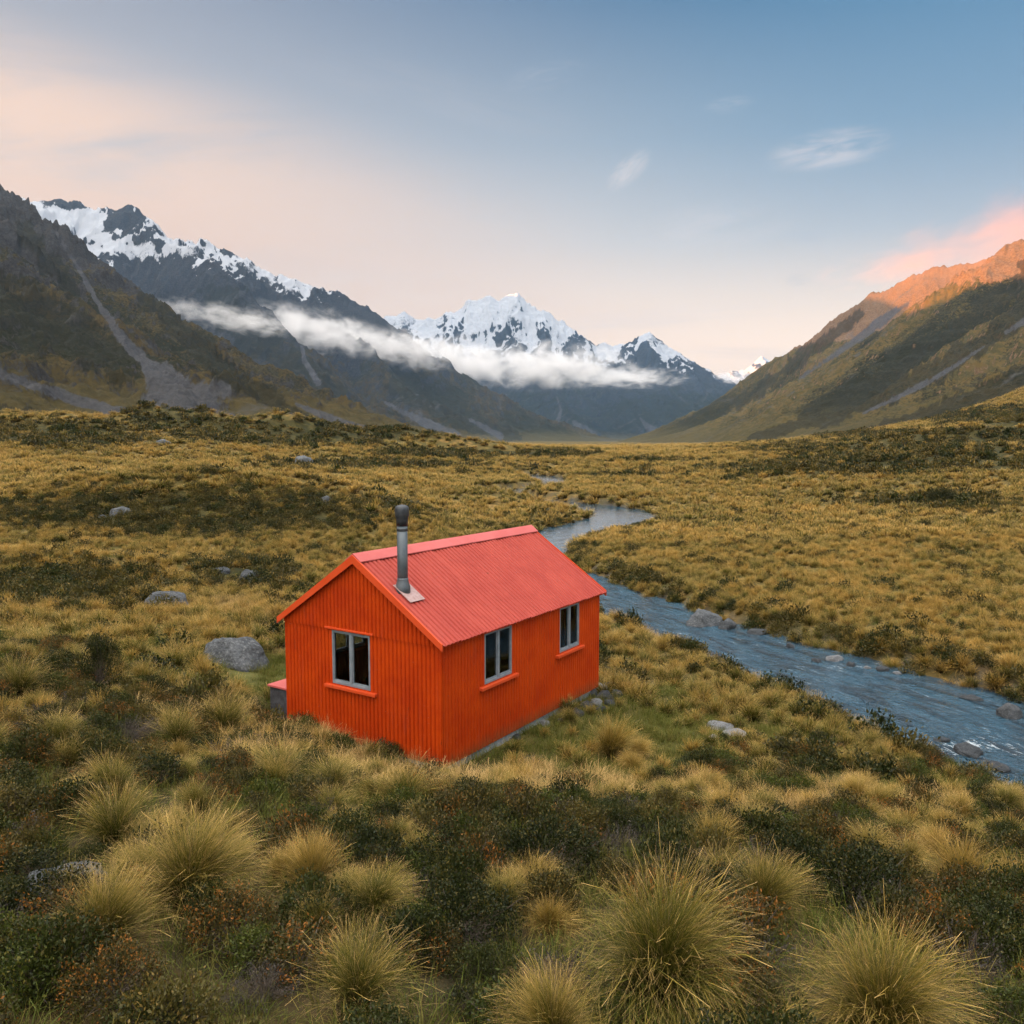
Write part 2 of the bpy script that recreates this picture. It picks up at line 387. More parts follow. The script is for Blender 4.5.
def mat_ground():
    m, t = material('tussock_ground')
    pos = t.node('ShaderNodeNewGeometry').outputs['Position']
    dist = t.node('ShaderNodeVectorMath', {0: pos, 1: (0, 0, 0)}, operation='DISTANCE').outputs['Value']
    n1 = t.noise(pos, .05, 4); n2 = t.noise(pos, .6, 5, .65); n3 = t.noise(pos, 7, 5, .7)
    vor = t.node('ShaderNodeTexVoronoi', {'Vector': pos, 'Scale': .55, 'Randomness': 1.0}).outputs['Distance']
    gold = t.mix(t.maprange(n1, .35, .65), (.19, .115, .036), (.13, .092, .026))
    olive = t.mix(t.maprange(n2, .3, .7), (.050, .045, .014), (.085, .066, .020))
    c = t.mix(t.maprange(t.math('ADD', vor, t.math('MULTIPLY', n2, .5)), .35, .95), gold, olive)
    drk = t.mix(t.maprange(n2, .35, .7), (.020, .021, .007), (.058, .048, .014))
    c = t.mix(t.maprange(t.math('ADD', t.attr('dark'), t.math('MULTIPLY', t.math('SUBTRACT', n2, .5), .8)), .25, .6), c, drk)
    shortc = t.mix(n3, (.07, .085, .022), (.16, .14, .045))
    c = t.mix(t.attr('short'), c, shortc)
    # close by, soil and litter between the plants
    soil = t.mix(n3, (.010, .009, .005), (.040, .030, .014))
    c = t.mix(t.math('MULTIPLY', t.maprange(dist, 34, 14), t.math('SUBTRACT', .8, t.math('MULTIPLY', t.attr('short'), .5))), c, soil)
    # stones and mud along the stream
    peb = t.node('ShaderNodeTexVoronoi', {'Vector': pos, 'Scale': 7.0}).outputs['Color']
    grav = t.mix(peb, (.025, .024, .020), (.075, .072, .066))
    c = t.mix(t.math('MULTIPLY', t.attr('wet'), t.maprange(n2, .35, .6)), c, grav)
    b = t.math('ADD', n2, t.math('MULTIPLY', n3, .25))
    principled(t, c, .95, b, .9, .25, **{'Specular IOR Level': .15})
    return m

G_MAT = mat_ground()
g = link('ground', build_terrain(), G_MAT); tag(g, 'rolling tussock covered valley floor around the hut and stream', 'ground', None, 'structure')

Xb, Yb = np.meshgrid(np.linspace(-400, 400, 90), np.linspace(-420, -6.6, 70))
Zb = 2.2 + .10 * (-7 - Yb) + 2 * fbm(Xb / 40, Yb / 40, 4, 15) * smooth(-6.6, -40, Yb)
o = link('hillside', mesh_np('hillside', np.stack([Xb, Yb, Zb], -1).reshape(-1, 3), grid_faces(70, 90), {'dark': Zb * 0 + .2, 'short': Zb * 0, 'wet': Zb * 0}, smooth_sh=True), G_MAT)
tag(o, 'tussock hillside rising behind the viewpoint', 'hillside', None, 'structure')
# a numpy copy used to place things on the ground along a picture ray
def hit(px, py, y0=3.0, y1=900.0, H=ground):
    Ys = np.exp(np.linspace(math.log(y0), math.log(y1), 900))
    P = np.array([unproj(px, py, y) for y in Ys])
    z = H(P[:, 0], P[:, 1])
    k = np.nonzero(P[:, 2] <= z)[0]
    i = k[0] if len(k) else len(Ys) - 1
    return np.array([P[i, 0], P[i, 1], z[i]])

# ------------------------------------------------------------------ mountains
def ridge(X, Y, pts, D, zb=-8.0, gam=1.35, gul=.145, glam=160., seed=0, jag=.012):
    """height of one ridge: crest polyline pts (x,y,z), foot distance D, gullies running down both flanks"""
    pts = np.asarray(pts, float); D = np.broadcast_to(np.asarray(D, float), (len(pts),))
    best = np.full(X.shape, 1e18); zc = np.zeros(X.shape); s = np.zeros(X.shape); Dl = np.ones(X.shape); acc = 0.; side = np.zeros(X.shape)
    for i in range(len(pts) - 1):
        a, b = pts[i], pts[i + 1]; e = b[:2] - a[:2]; L2 = e @ e + 1e-9
        t = np.clip(((X - a[0]) * e[0] + (Y - a[1]) * e[1]) / L2, 0, 1)
        d = (X - a[0] - t * e[0]) ** 2 + (Y - a[1] - t * e[1]) ** 2
        k = d < best
        best = np.where(k, d, best); zc = np.where(k, a[2] + t * (b[2] - a[2]), zc); s = np.where(k, acc + t * sqrt(L2), s)
        Dl = np.where(k, D[i] + t * (D[i + 1] - D[i]), Dl); side = np.where(k, np.sign((X - a[0]) * e[1] - (Y - a[1]) * e[0]), side)
        acc += sqrt(L2)
    d = np.sqrt(best); t = d / Dl
    hgt = np.maximum(zc - zb, 5.)
    zc2 = zc + hgt * jag * fbm(s / (glam * .5), side * 0 + .3, 5, seed + 3, .6)
    p = np.where(t < 1, np.clip(1 - t, 0, 1) ** gam, -(t - 1) * .6)
    sw = s + fbm(X / (glam * 3), Y / (glam * 3), 3, seed + 7) * glam * .9
    gn = ridged(sw / glam + side * 7.7, d / (glam * 4.2), 5, seed + 11) - .55
    gn = gn + .5 * (ridged(X / (glam * 1.2), Y / (glam * 1.2), 6, seed + 19, .6) - .5)
    ch = smooth(.075, .02, np.abs(perlin(sw / (glam * .42) + side * 3.1, d / (glam * 4.5), seed + 41))) * smooth(-.05, .35, perlin(sw / (glam * 1.1), d / (glam * 1.6), seed + 43)) * smooth(.02, .12, t)
    win = np.clip(t * 5, 0, 1) ** .7 * np.clip(1.15 - t, 0, 1)
    z = zb + (zc2 - zb) * p + hgt * gul * gn * win
    return z, t, gn, ch
def smax(a, b, k):
    h = np.clip(.5 + .5 * (a - b) / k, 0, 1); return b + h * (a - b) + k * h * (1 - h)

def crest(L): return [tuple(unproj(*p)) for p in L]

class Massif:
    def __init__(s, ridges, k=18.): s.r = ridges; s.k = k
    def height(s, X, Y):
        z = None
        for i, (P, kw) in enumerate(s.r):
            q, t, gn, ch = ridge(X, Y, P, **kw)
            if z is None: z, G, H = q, gn, ch
            else: G = np.where(q > z, gn, G); H = np.where(q > z, ch, H); z = smax(q, z, s.k)
        s.gn = G; s.ch = H
        return z
def band(X, Y, Z, L, soft=.5):
    """strip of scree or shrub on the slope that is seen along the picture points L (x, y, half width in pixels)"""
    qx, qy = proj(X, Y, Z); m = np.zeros(X.shape)
    wb = (fbm(X / (Y * .03), Z / (Y * .02), 6, 91, .68) * 2.2 + .35 * np.abs(perlin(X / (Y * .006), Z / (Y * .012), 93))) * soft
    for (ax, ay, aw), (bx, by, bw) in zip(L[:-1], L[1:]):
        ex, ey = bx - ax, by - ay; t = np.clip(((qx - ax) * ex + (qy - ay) * ey) / (ex * ex + ey * ey), 0, 1)
        d = np.hypot(qx - ax - t * ex, qy - ay - t * ey)
        m = np.maximum(m, smooth(1.2, .7, d / (aw + (bw - aw) * t) + wb))
    return m
def build_massif(name, M, px0, px1, Y0, Y1, nc, nr, mat, snowline=None, snowamp=150., snowsl=1.0, snowrib=1.0, screes=(), blobs=(), darks=(), detail=0., dscale=60., lineramp=None):
    us = (np.linspace(px0, px1, nc) - 512) / FPX
    Yp = np.exp(np.linspace(math.log(Y0), math.log(Y1), nr))
    Yg, U = np.meshgrid(Yp, us, indexing='ij'); X = U * Yg; Y = Yg
    Z = M.height(X, Y); gn = M.gn; chute = M.ch
    if detail: Z = Z + detail * (ridged(X / dscale, Y / dscale, 5, 77, .62) - .5) * smooth(0, 60, Z) * (.55 + .9 * np.clip(gn + .3, 0, 1))
    dX = np.gradient(Z, axis=1) / np.maximum(np.gradient(X, axis=1), 1e-6)
    dYr = (np.gradient(Z, axis=0) - dX * np.gradient(X, axis=0)) / np.gradient(Y, axis=0)
    sl = np.hypot(dX, dYr)
    at = {'slope': sl, 'gully': gn, 'chute': chute}
    sn = np.zeros(X.shape)
    if snowline is not None:
        n = fbm(X / 500, Y / 500, 5, 81) * 1.0 + fbm(X / 90, Y / 90, 4, 85) * .5
        sn = smooth(-.5, .5, (Z - snowline + n * snowamp * 1.6) / snowamp - np.clip(sl - snowsl, 0, 2) * 1.5 - snowrib * smooth(-.02, .22, gn + .18 * fbm(X / 120, Y / 120, 3, 87)))
    if blobs:
        qx, qy = proj(X, Y, Z); wb = fbm(X / (Y * .014), Z / (Y * .014), 5, 95, .65) * 1.5
        for a, b, rx, ry, v in blobs: sn = sn + v * smooth(1.25, .55, np.sqrt(((qx - a) / rx) ** 2 + ((qy - b) / ry) ** 2) + wb)
        sn = np.clip(sn, 0, 1)
    at['snow'] = sn
    sc = np.zeros(X.shape)
    for L in screes:
        sc = np.maximum(sc, band(X, Y, Z, L, .3))
    dkm = np.zeros(X.shape)
    for L in darks: dkm = np.maximum(dkm, band(X, Y, Z, L, .8))
    at['dark'] = dkm
    at['scree'] = sc
    me = mesh_np(name, np.stack([X, Y, Z], -1).reshape(-1, 3), grid_faces(nr, nc), at, smooth_sh=True)
    return me

def mat_mountain(name, grassA, grassB, rockA, rockB, glo, ghi, sc=1.0, warm=0.0):
    """alpine slope: grass low down, rock higher and steeper, scree and snow from the masks"""
    m, t = material(name)
    geo = t.node('ShaderNodeNewGeometry'); pos = geo.outputs['Position']
    z = t.node('ShaderNodeSeparateXYZ', {0: pos}).outputs[2]
    n1 = t.noise(pos, .006 * sc, 8, .62); n2 = t.noise(pos, .03 * sc, 9, .74); n3 = t.noise(pos, .16 * sc, 6, .75)
    grass = t.mix(t.maprange(n2, .42, .58), grassA, grassB)
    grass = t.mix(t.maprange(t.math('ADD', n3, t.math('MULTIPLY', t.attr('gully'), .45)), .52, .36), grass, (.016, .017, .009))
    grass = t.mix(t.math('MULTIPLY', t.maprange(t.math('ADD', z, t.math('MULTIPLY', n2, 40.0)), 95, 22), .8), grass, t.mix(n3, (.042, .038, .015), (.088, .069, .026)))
    rock = t.mix(t.maprange(n3, .38, .62), rockA, rockB)
    rock = t.mix(t.math('MULTIPLY', t.maprange(n3, .5, .75), .35), rock, (.085, .083, .083))
    hz = t.math('ADD', z, t.math('MULTIPLY', t.math('SUBTRACT', n1, .5), (ghi - glo) * 1.6))
    fr = t.math('ADD', t.maprange(hz, glo, ghi), t.math('MULTIPLY', t.maprange(t.attr('slope'), .75, 1.35), .5), clamp=True)
    fr = t.maprange(t.math('ADD', fr, t.math('MULTIPLY', t.math('SUBTRACT', n2, .5), 1.3)), .40, .60)
    c = t.mix(fr, grass, rock)
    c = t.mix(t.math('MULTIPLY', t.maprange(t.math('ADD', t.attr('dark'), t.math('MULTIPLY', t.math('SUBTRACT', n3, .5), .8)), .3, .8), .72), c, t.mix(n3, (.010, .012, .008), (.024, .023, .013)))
    c = t.mix(t.math('MULTIPLY', t.math('MULTIPLY', t.attr('chute'), t.maprange(n2, .38, .58)), .75), c, t.mix(n3, (.050, .050, .052), (.100, .100, .105)))
    scr = t.maprange(t.math('ADD', t.attr('scree'), t.math('MULTIPLY', t.math('SUBTRACT', n2, .5), .7)), .28, .75)
    c = t.mix(t.math('MULTIPLY', scr, .88), c, t.mix(t.maprange(n3, .3, .7), (.044, .046, .053), (.074, .076, .084)))
    sn = t.maprange(t.math('ADD', t.attr('snow'), t.math('ADD', t.math('MULTIPLY', t.math('SUBTRACT', n2, .5), .7), t.math('MULTIPLY', t.math('SUBTRACT', n3, .5), .45))), .42, .60)
    c = t.mix(sn, c, (.35, .375, .42))
    h = t.math('ADD', t.math('MULTIPLY', n2, 14 / sc), t.math('MULTIPLY', n3, 4 / sc))
    principled(t, c, .95, h, t.math('SUBTRACT', .9, t.math('MULTIPLY', sn, .15)), 1.0, **{'Specular IOR Level': .1})
    return m

BROWN = mat_mountain('alpine_grass_slope', (.062, .045, .018), (.034, .030, .014), (.026, .026, .027), (.044, .043, .043), 170, 420, 1.6)
BROWNR = mat_mountain('grass_slope_sun_tinted_rock', (.100, .072, .026), (.055, .048, .020), (.105, .064, .038), (.180, .115, .070), 262, 335, 1.6)  # reddish upper rock, its colour also brightened to strengthen the sunlit orange tops
ROCKM = mat_mountain('alpine_rock_slope', (.046, .036, .018), (.028, .026, .016), (.022, .024, .028), (.040, .042, .046), 300, 600, .8)
FARM = mat_mountain('far_alpine_slope', (.022, .024, .020), (.016, .019, .018), (.020, .023, .028), (.036, .039, .044), 250, 700, .45)

# near slope on the left, with a lower spur in front of it
A = Massif([
    (crest([(-420, 60, 900), (-200, 105, 1250), (-80, 150, 1500), (0, 189, 1700), (22, 206, 1730), (50, 232, 1760), (100, 262, 1820), (150, 300, 1880), (185, 332, 1930), (215, 356, 1970), (250, 386, 2020), (285, 408, 2080), (330, 426, 2150), (390, 438, 2250)]),
     dict(D=[1000, 1050, 1100, 1150, 1150, 1120, 1080, 1000, 900, 800, 700, 600, 450, 300], gam=1.5, gul=.145, glam=210, seed=101)),
    (crest([(-420, 140, 700), (-200, 180, 880), (-60, 215, 960), (0, 250, 980), (50, 284, 960), (100, 318, 930), (132, 356, 880), (146, 392, 820)]),
     dict(D=[520, 520, 480, 430, 380, 320, 240, 140], gam=1.25, gul=.145, glam=130, seed=131)),
], 14)
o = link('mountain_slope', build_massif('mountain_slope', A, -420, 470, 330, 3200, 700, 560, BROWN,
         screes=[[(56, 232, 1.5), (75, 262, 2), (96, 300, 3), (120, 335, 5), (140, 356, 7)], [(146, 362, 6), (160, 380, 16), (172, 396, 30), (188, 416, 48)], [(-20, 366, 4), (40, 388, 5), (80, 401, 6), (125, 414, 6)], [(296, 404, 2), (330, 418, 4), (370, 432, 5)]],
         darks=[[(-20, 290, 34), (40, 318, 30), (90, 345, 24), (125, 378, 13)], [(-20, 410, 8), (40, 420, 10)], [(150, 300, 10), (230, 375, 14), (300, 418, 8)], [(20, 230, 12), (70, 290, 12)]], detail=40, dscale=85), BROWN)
tag(o, 'dark brown mountain slope with grey scree fans, left of the valley', 'mountain', None, 'structure')

# snowy range behind it
B = Massif([
    (crest([(-330, 150, 4000), (-180, 160, 4200), (-60, 186, 4400), (10, 196, 4500), (30, 201, 4500), (45, 200, 4500), (58, 194, 4500), (70, 201, 4500), (85, 208, 4520), (105, 211, 4530), (116, 206, 4530), (128, 201, 4540), (138, 207, 4550), (150, 221, 4560), (165, 233, 4580), (185, 240, 4600), (200, 246, 4600), (213, 243, 4620), (225, 246, 4630), (240, 257, 4650), (265, 266, 4700), (290, 276, 4720), (310, 285, 4750), (345, 297, 4800), (375, 312, 4850), (405, 332, 4900), (440, 358, 5000), (480, 386, 5100), (520, 415, 5250), (560, 438, 5400)]),
     dict(D=np.linspace(2300, 1000, 30), gam=1.25, gul=.13, glam=420, seed=201, jag=.010)),
    (crest([(128, 203, 4530), (150, 232, 4350), (190, 249, 4200), (212, 262, 4100), (235, 282, 3950), (262, 306, 3750), (295, 345, 3450), (325, 388, 3150), (370, 420, 2900), (420, 437, 2750)]),
     dict(D=[700, 750, 800, 850, 850, 800, 700, 560, 420, 250], gam=1.2, gul=.145, glam=260, seed=231)),
    (crest([(310, 287, 4740), (335, 315, 4500), (365, 345, 4250), (400, 380, 4000), (435, 412, 3800), (475, 436, 3600)]),
     dict(D=[600, 650, 650, 600, 480, 280], gam=1.2, gul=.145, glam=260, seed=251)),
    (crest([(405, 333, 4890), (430, 365, 4700), (462, 398, 4550), (500, 425, 4400), (535, 438, 4300)]),
     dict(D=[500, 520, 480, 380, 240], gam=1.2, gul=.145, glam=240, seed=271)),
], 30)
o = link('snow_mountain', build_massif('snow_mountain', B, -330, 640, 2000, 7400, 820, 620, ROCKM, 790, 150, 1.0, .7,
         screes=[[(302, 346, 2), (305, 362, 2.5), (318, 382, 4)], [(385, 402, 2), (420, 420, 4), (455, 436, 7)], [(470, 420, 1.5), (500, 436, 4)], [(350, 405, 1), (362, 415, 2)]],
         darks=[[(220, 300, 20), (290, 370, 26), (350, 412, 14)], [(400, 380, 18), (460, 420, 14), (520, 438, 6)]], detail=90, dscale=240, blobs=[(245, 268, 36, 13, .45), (300, 287, 36, 11, .4), (62, 202, 22, 9, -1), (124, 218, 25, 21, -1.3), (228, 250, 16, 6, -1), (222, 284, 45, 16, -.6), (35, 216, 22, 16, .5), (85, 226, 22, 13, .6), (140, 250, 34, 11, .6), (185, 250, 24, 9, .5), (275, 278, 40, 11, .4)]), ROCKM)
tag(o, 'dark rocky mountain with snow along its crest, behind the brown slope', 'mountain', None, 'structure')

# the snow peaks that close the valley
C = Massif([
    (crest([(250, 330, 9600), (330, 330, 9400), (370, 326, 9200), (388, 317, 9100), (398, 313, 9100), (405, 311, 9100), (415, 318, 9100), (425, 321, 9000), (440, 318, 9000), (455, 311, 9000), (470, 303, 9000), (478, 302, 9000), (490, 297, 9000), (498, 301, 9000), (509, 297, 9000), (518, 293, 9000), (526, 300, 9000), (535, 305, 9000), (548, 313, 9000), (560, 323, 9000), (575, 330, 9000), (585, 338, 9000), (597, 347, 9000), (605, 341, 9000), (613, 345, 9000), (622, 342, 9000), (632, 344, 9000), (642, 336, 9000), (650, 333, 9000), (658, 341, 9000), (668, 347, 9000), (685, 358, 9050), (700, 367, 9100), (715, 374, 9150), (735, 386, 9200), (770, 405, 9400), (830, 430, 9600)]),
     dict(D=2200, gam=1.3, gul=.15, glam=520, seed=301, jag=.014)),
    (crest([(518, 295, 8980), (505, 325, 8500), (528, 362, 8000), (552, 395, 7500), (585, 425, 7000), (610, 438, 6700)]), dict(D=[900, 1000, 1050, 950, 700, 400], gam=1.2, gul=.15, glam=380, seed=321)),
    (crest([(470, 305, 8980), (452, 335, 8500), (470, 372, 7900), (490, 405, 7300), (520, 432, 6900)]), dict(D=[800, 900, 900, 800, 450], gam=1.2, gul=.15, glam=380, seed=341)),
    (crest([(560, 325, 8980), (572, 352, 8500), (600, 378, 8000), (640, 408, 7500), (680, 434, 7100)]), dict(D=[700, 850, 900, 800, 450], gam=1.2, gul=.15, glam=380, seed=361)),
    (crest([(650, 335, 8980), (640, 360, 8600), (668, 385, 8200), (700, 412, 7800), (730, 434, 7400)]), dict(D=[700, 850, 900, 700, 400], gam=1.2, gul=.15, glam=380, seed=381)),
], 40)
o = link('snow_peak', build_massif('snow_peak', C, 230, 860, 6200, 12500, 720, 520, FARM, 740, 170, 1.0, 2.0,
         screes=[[(557, 397, 1), (561, 410, 1.2), (556, 428, 3)], [(574, 422, 2), (588, 438, 12)], [(640, 418, 1), (655, 434, 6)]], detail=120, dscale=430, blobs=[(404, 324, 16, 9, -.45), (465, 330, 9, 14, -.4), (515, 341, 12, 12, -.45), (547, 346, 12, 10, -.45), (475, 352, 14, 8, -.4), (575, 340, 6, 12, -.4), (655, 342, 14, 8, -.45), (690, 368, 20, 9, -.4), (440, 335, 14, 8, .3), (500, 315, 24, 14, .5), (600, 352, 14, 7, .3)]), FARM)
tag(o, 'snow covered peaks closing the end of the valley', 'mountain', None, 'structure')

Dm = Massif([(crest([(640, 400, 15500), (690, 384, 15500), (722, 376, 15500), (735, 371, 15500), (746, 368, 15500), (755, 361, 15500), (762, 357, 15500), (770, 362, 15500), (780, 370, 15500), (800, 378, 15500), (850, 392, 15500), (930, 420, 15500)]),
     dict(D=2600, gam=1.25, gul=.14, glam=500, seed=401, jag=.02))], 40)
o = link('distant_peak', build_massif('distant_peak', Dm, 640, 940, 13000, 19000, 300, 260, FARM, 950, 200, .8, 1.8, detail=120, dscale=500), FARM)
tag(o, 'small distant snow peak in the gap of the valley', 'mountain', None, 'structure')

# right hand side of the valley
Em = Massif([
    (crest([(1500, 40, 1900), (1250, 160, 2100), (1120, 215, 2250), (1040, 243, 2350), (1000, 254, 2420), (962, 264, 2480), (932, 268, 2520), (912, 275, 2560), (892, 285, 2600), (872, 294, 2650), (852, 306, 2700), (812, 338, 2800), (772, 361, 2900), (735, 393, 3050), (702, 424, 3250), (670, 437, 3500)]),
     dict(D=[1000, 1000, 950, 900, 850, 800, 800, 780, 760, 740, 720, 650, 600, 500, 350, 220], gam=1.2, gul=.13, glam=190, seed=501)),
    (crest([(1500, -80, 1300), (1250, 80, 1450), (1120, 172, 1540), (1060, 214, 1590), (1024, 239, 1620), (985, 263, 1680), (950, 284, 1740), (915, 306, 1810), (875, 333, 1900), (840, 357, 1990), (800, 382, 2100), (760, 407, 2230), (715, 430, 2450), (670, 438, 2700)]),
     dict(D=[950, 950, 900, 850, 800, 720, 650, 560, 500, 450, 420, 380, 300, 200], gam=1.2, gul=.13, glam=170, seed=531)),
    (crest([(1500, 130, 1000), (1250, 200, 1100), (1120, 250, 1160), (1024, 300, 1230), (960, 342, 1320), (900, 384, 1430), (840, 416, 1560), (770, 436, 1800)]),
     dict(D=[520, 520, 500, 450, 380, 320, 260, 180], gam=1.2, gul=.13, glam=130, seed=551)),
    (crest([(1500, 230, 640), (1250, 290, 720), (1100, 330, 800), (1024, 358, 860), (960, 388, 930), (900, 415, 1020), (840, 434, 1150)]),
     dict(D=[350, 350, 330, 300, 260, 220, 150], gam=1.2, gul=.13, glam=110, seed=571)),
], 14)
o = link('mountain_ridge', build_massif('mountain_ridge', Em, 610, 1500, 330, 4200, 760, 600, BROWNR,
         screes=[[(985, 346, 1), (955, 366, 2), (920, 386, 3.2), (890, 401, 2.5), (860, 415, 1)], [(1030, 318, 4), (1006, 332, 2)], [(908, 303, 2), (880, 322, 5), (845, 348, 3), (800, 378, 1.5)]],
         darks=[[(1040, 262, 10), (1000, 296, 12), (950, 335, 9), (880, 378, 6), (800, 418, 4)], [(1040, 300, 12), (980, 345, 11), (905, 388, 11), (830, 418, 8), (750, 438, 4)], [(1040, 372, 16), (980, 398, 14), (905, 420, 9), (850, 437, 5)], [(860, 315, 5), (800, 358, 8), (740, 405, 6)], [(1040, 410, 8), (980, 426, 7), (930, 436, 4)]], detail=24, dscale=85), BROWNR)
tag(o, 'brown grassy mountain ridge with orange sunlit tops, right of the valley', 'mountain', None, 'structure')

# unseen range added left of the frame, its crest shaped to shade the valley
Wm = [(-3400, 9600, 1700), (-3400, 8800, 1800), (-3300, 7640, 1830), (-3300, 6500, 1690), (-3300, 5400, 1500), (-3300, 4046, 1365), (-3200, 2900, 1180), (-2400, 2200, 930), (-2000, 1700, 790), (-2000, 1300, 715), (-2000, 900, 590), (-2000, 603, 482), (-2000, 395, 535), (-2000, 100, 640), (-2050, -600, 660), (-2000, -1800, 640)]
Xw, Yw = np.meshgrid(np.linspace(-5200, -900, 220), np.linspace(-3000, 10500, 420))
Zw, _, _, _ = ridge(Xw, Yw, Wm, [1900, 1900, 1900, 1900, 1800, 1700, 1400, 1100, 1000] + [950] * 7, gam=1.2, glam=300, seed=601, jag=.004)
o = link('shade_range', mesh_np('shade_range', np.stack([Xw, Yw, Zw], -1).reshape(-1, 3), grid_faces(420, 220), {'slope': Zw * 0 + .6, 'gully': Zw * 0, 'chute': Zw * 0, 'snow': Zw * 0, 'scree': Zw * 0, 'dark': Zw * 0}, smooth_sh=True), BROWN)
tag(o, 'added unseen mountain range that shades the valley', 'mountain', None, 'structure')

# ------------------------------------------------------------------ stream
def mat_water():
    m, t = material('stream_water')
    uv = t.node('ShaderNodeUVMap', uv_map='UVMap').outputs[0]
    pos = t.node('ShaderNodeNewGeometry').outputs['Position']
    w1 = t.noise(t.mapping(uv, (.6, 1.9, 1)), 1.0, 6, .62, .5)
    w2 = t.noise(pos, 4.5, 4, .6, .3)
    w3 = t.noise(pos, 14.0, 3, .6)
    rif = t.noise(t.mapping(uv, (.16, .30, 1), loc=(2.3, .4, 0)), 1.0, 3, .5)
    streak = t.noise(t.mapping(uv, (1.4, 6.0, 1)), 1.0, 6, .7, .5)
    rapid_sheen = t.math('MAXIMUM', t.maprange(rif, .50, .66), t.math('MULTIPLY', t.attr('riffle_sheen'), 1.0))
    foam_sheen = t.math('MULTIPLY', t.maprange(t.math('ADD', t.math('ADD', streak, t.math('MULTIPLY', t.math('SUBTRACT', t.attr('riffle_sheen'), .6), .14)), t.math('MULTIPLY', t.math('SUBTRACT', w3, .5), .5)), .54, .72), rapid_sheen)
    c = t.mix(t.maprange(w1, .35, .65), (.005, .028, .050), (.014, .058, .096))
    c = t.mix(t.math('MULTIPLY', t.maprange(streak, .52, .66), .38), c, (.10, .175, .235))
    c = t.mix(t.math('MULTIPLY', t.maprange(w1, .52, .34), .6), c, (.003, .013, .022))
    c = t.mix(t.math('MULTIPLY', foam_sheen, .8), c, (.62, .68, .72))
    h = t.math('ADD', t.math('MULTIPLY', w1, .55), t.math('ADD', t.math('MULTIPLY', w2, .30), t.math('MULTIPLY', w3, .12)))
    r = t.math('ADD', .06, t.math('MULTIPLY', foam_sheen, .5))
    principled(t, c, r, h, t.maprange(t.node('ShaderNodeSeparateXYZ', {0: pos}).outputs[1], 30, 58, 1.0, .10), .55, **{'IOR': 1.33, 'Specular IOR Level': .85})
    return m
def build_water():
    nr, nc = 900, 560
    Yp = np.exp(np.linspace(math.log(9.0 + 11), math.log(300 + 11), nr)); u = np.linspace(-.25, .95, nc)
    Yg, U = np.meshgrid(Yp, u, indexing='ij'); X = U * Yg; Y = Yg - 11
    d, hw, s, sd = river_dist(X, Y)
    ok = (d < hw + 1.3).reshape(nr, nc)
    F = grid_faces(nr, nc); okf = ok.ravel()[F].all(1); F = F[okf]
    used = np.unique(F); mp = np.full(nr * nc, -1); mp[used] = np.arange(len(used))
    s = s.ravel()[used]; dd = (d * sd)[used]
    x, y = X.ravel()[used], Y.ravel()[used]
    px, py = proj(x, y, np.full(x.shape, WATER))
    riffle_sheen = np.maximum.reduce([.9 * np.exp(-((px - 765) / 45) ** 2 - ((py - 683) / 9) ** 2), .9 * np.exp(-((px - 975) / 60) ** 2 - ((py - 748) / 14) ** 2), .42 * smooth(548, 525, py) * (py > 470), .6 * np.exp(-((px - 850) / 60) ** 2 - ((py - 668) / 6) ** 2)])  # far bend term: sky reflection painted as foam; the others are riffles
    z = np.full(x.shape, WATER) + .035 * fbm(s / 1.3, dd / .7, 4, 61) + .02 * riffle_sheen * fbm(x / .35, y / .35, 3, 65)
    return mesh_np('stream', np.stack([x, y, z], 1), mp[F], {'riffle_sheen': riffle_sheen}, np.stack([s, dd], 1), True)
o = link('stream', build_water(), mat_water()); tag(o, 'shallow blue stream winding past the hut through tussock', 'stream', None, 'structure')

# ------------------------------------------------------------------ hut
def mat_paint(name, c0, c1, rough, grime=.35, bump=.15, spec=.14, mud=0.0):
    m, t = material(name)
    oc = t.node('ShaderNodeTexCoord').outputs['Object']
    n1 = t.noise(oc, 1.3, 5, .65); n2 = t.noise(t.mapping(oc, (6, 6, .7)), 1.0, 5, .7); n3 = t.noise(oc, 45, 3, .6)
    c = t.mix(t.maprange(n1, .3, .7), c0, c1)
    c = t.mix(t.math('MULTIPLY', t.maprange(n2, .55, .8), grime), c, tuple(v * .55 + .02 for v in c0))
    c = t.mix(t.math('MULTIPLY', t.maprange(n3, .66, .74), .4), c, (.42, .30, .24))
    rust = t.noise(t.mapping(oc, (9, 9, 3.0), loc=(3, 1, 7)), 1.0, 4, .7)
    c = t.mix(t.math('MULTIPLY', t.maprange(rust, .64, .72), .5), c, (.10, .030, .010))
    if mud:
        oz = t.node('ShaderNodeSeparateXYZ', {0: oc}).outputs[2]
        c = t.mix(t.math('MULTIPLY', t.maprange(t.math('ADD', oz, t.math('MULTIPLY', n2, .35)), .48, .16), .55), c, (.13, .055, .022))
    principled(t, c, t.math('ADD', rough, t.math('MULTIPLY', n1, .15)), n3, bump, .004, **{'Specular IOR Level': spec})
    return m
WALLP = mat_paint('orange_wall_paint', (.45, .046, .0015), (.35, .028, .001), .5, .55, .15, .14, 1.0)
ROOFP = mat_paint('faded_red_roof_paint', (.285, .038, .027), (.34, .054, .038), .45, .45)
CAPP = mat_paint('pink_lid_and_cap_sheen_paint', (.40, .088, .082), (.44, .11, .105), .42, .3)  # sky sheen of the ridge cap put into its colour; the lid is pink
TRIMP = mat_paint('orange_trim_paint', (.50, .055, .012), (.54, .07, .02), .42, .2)
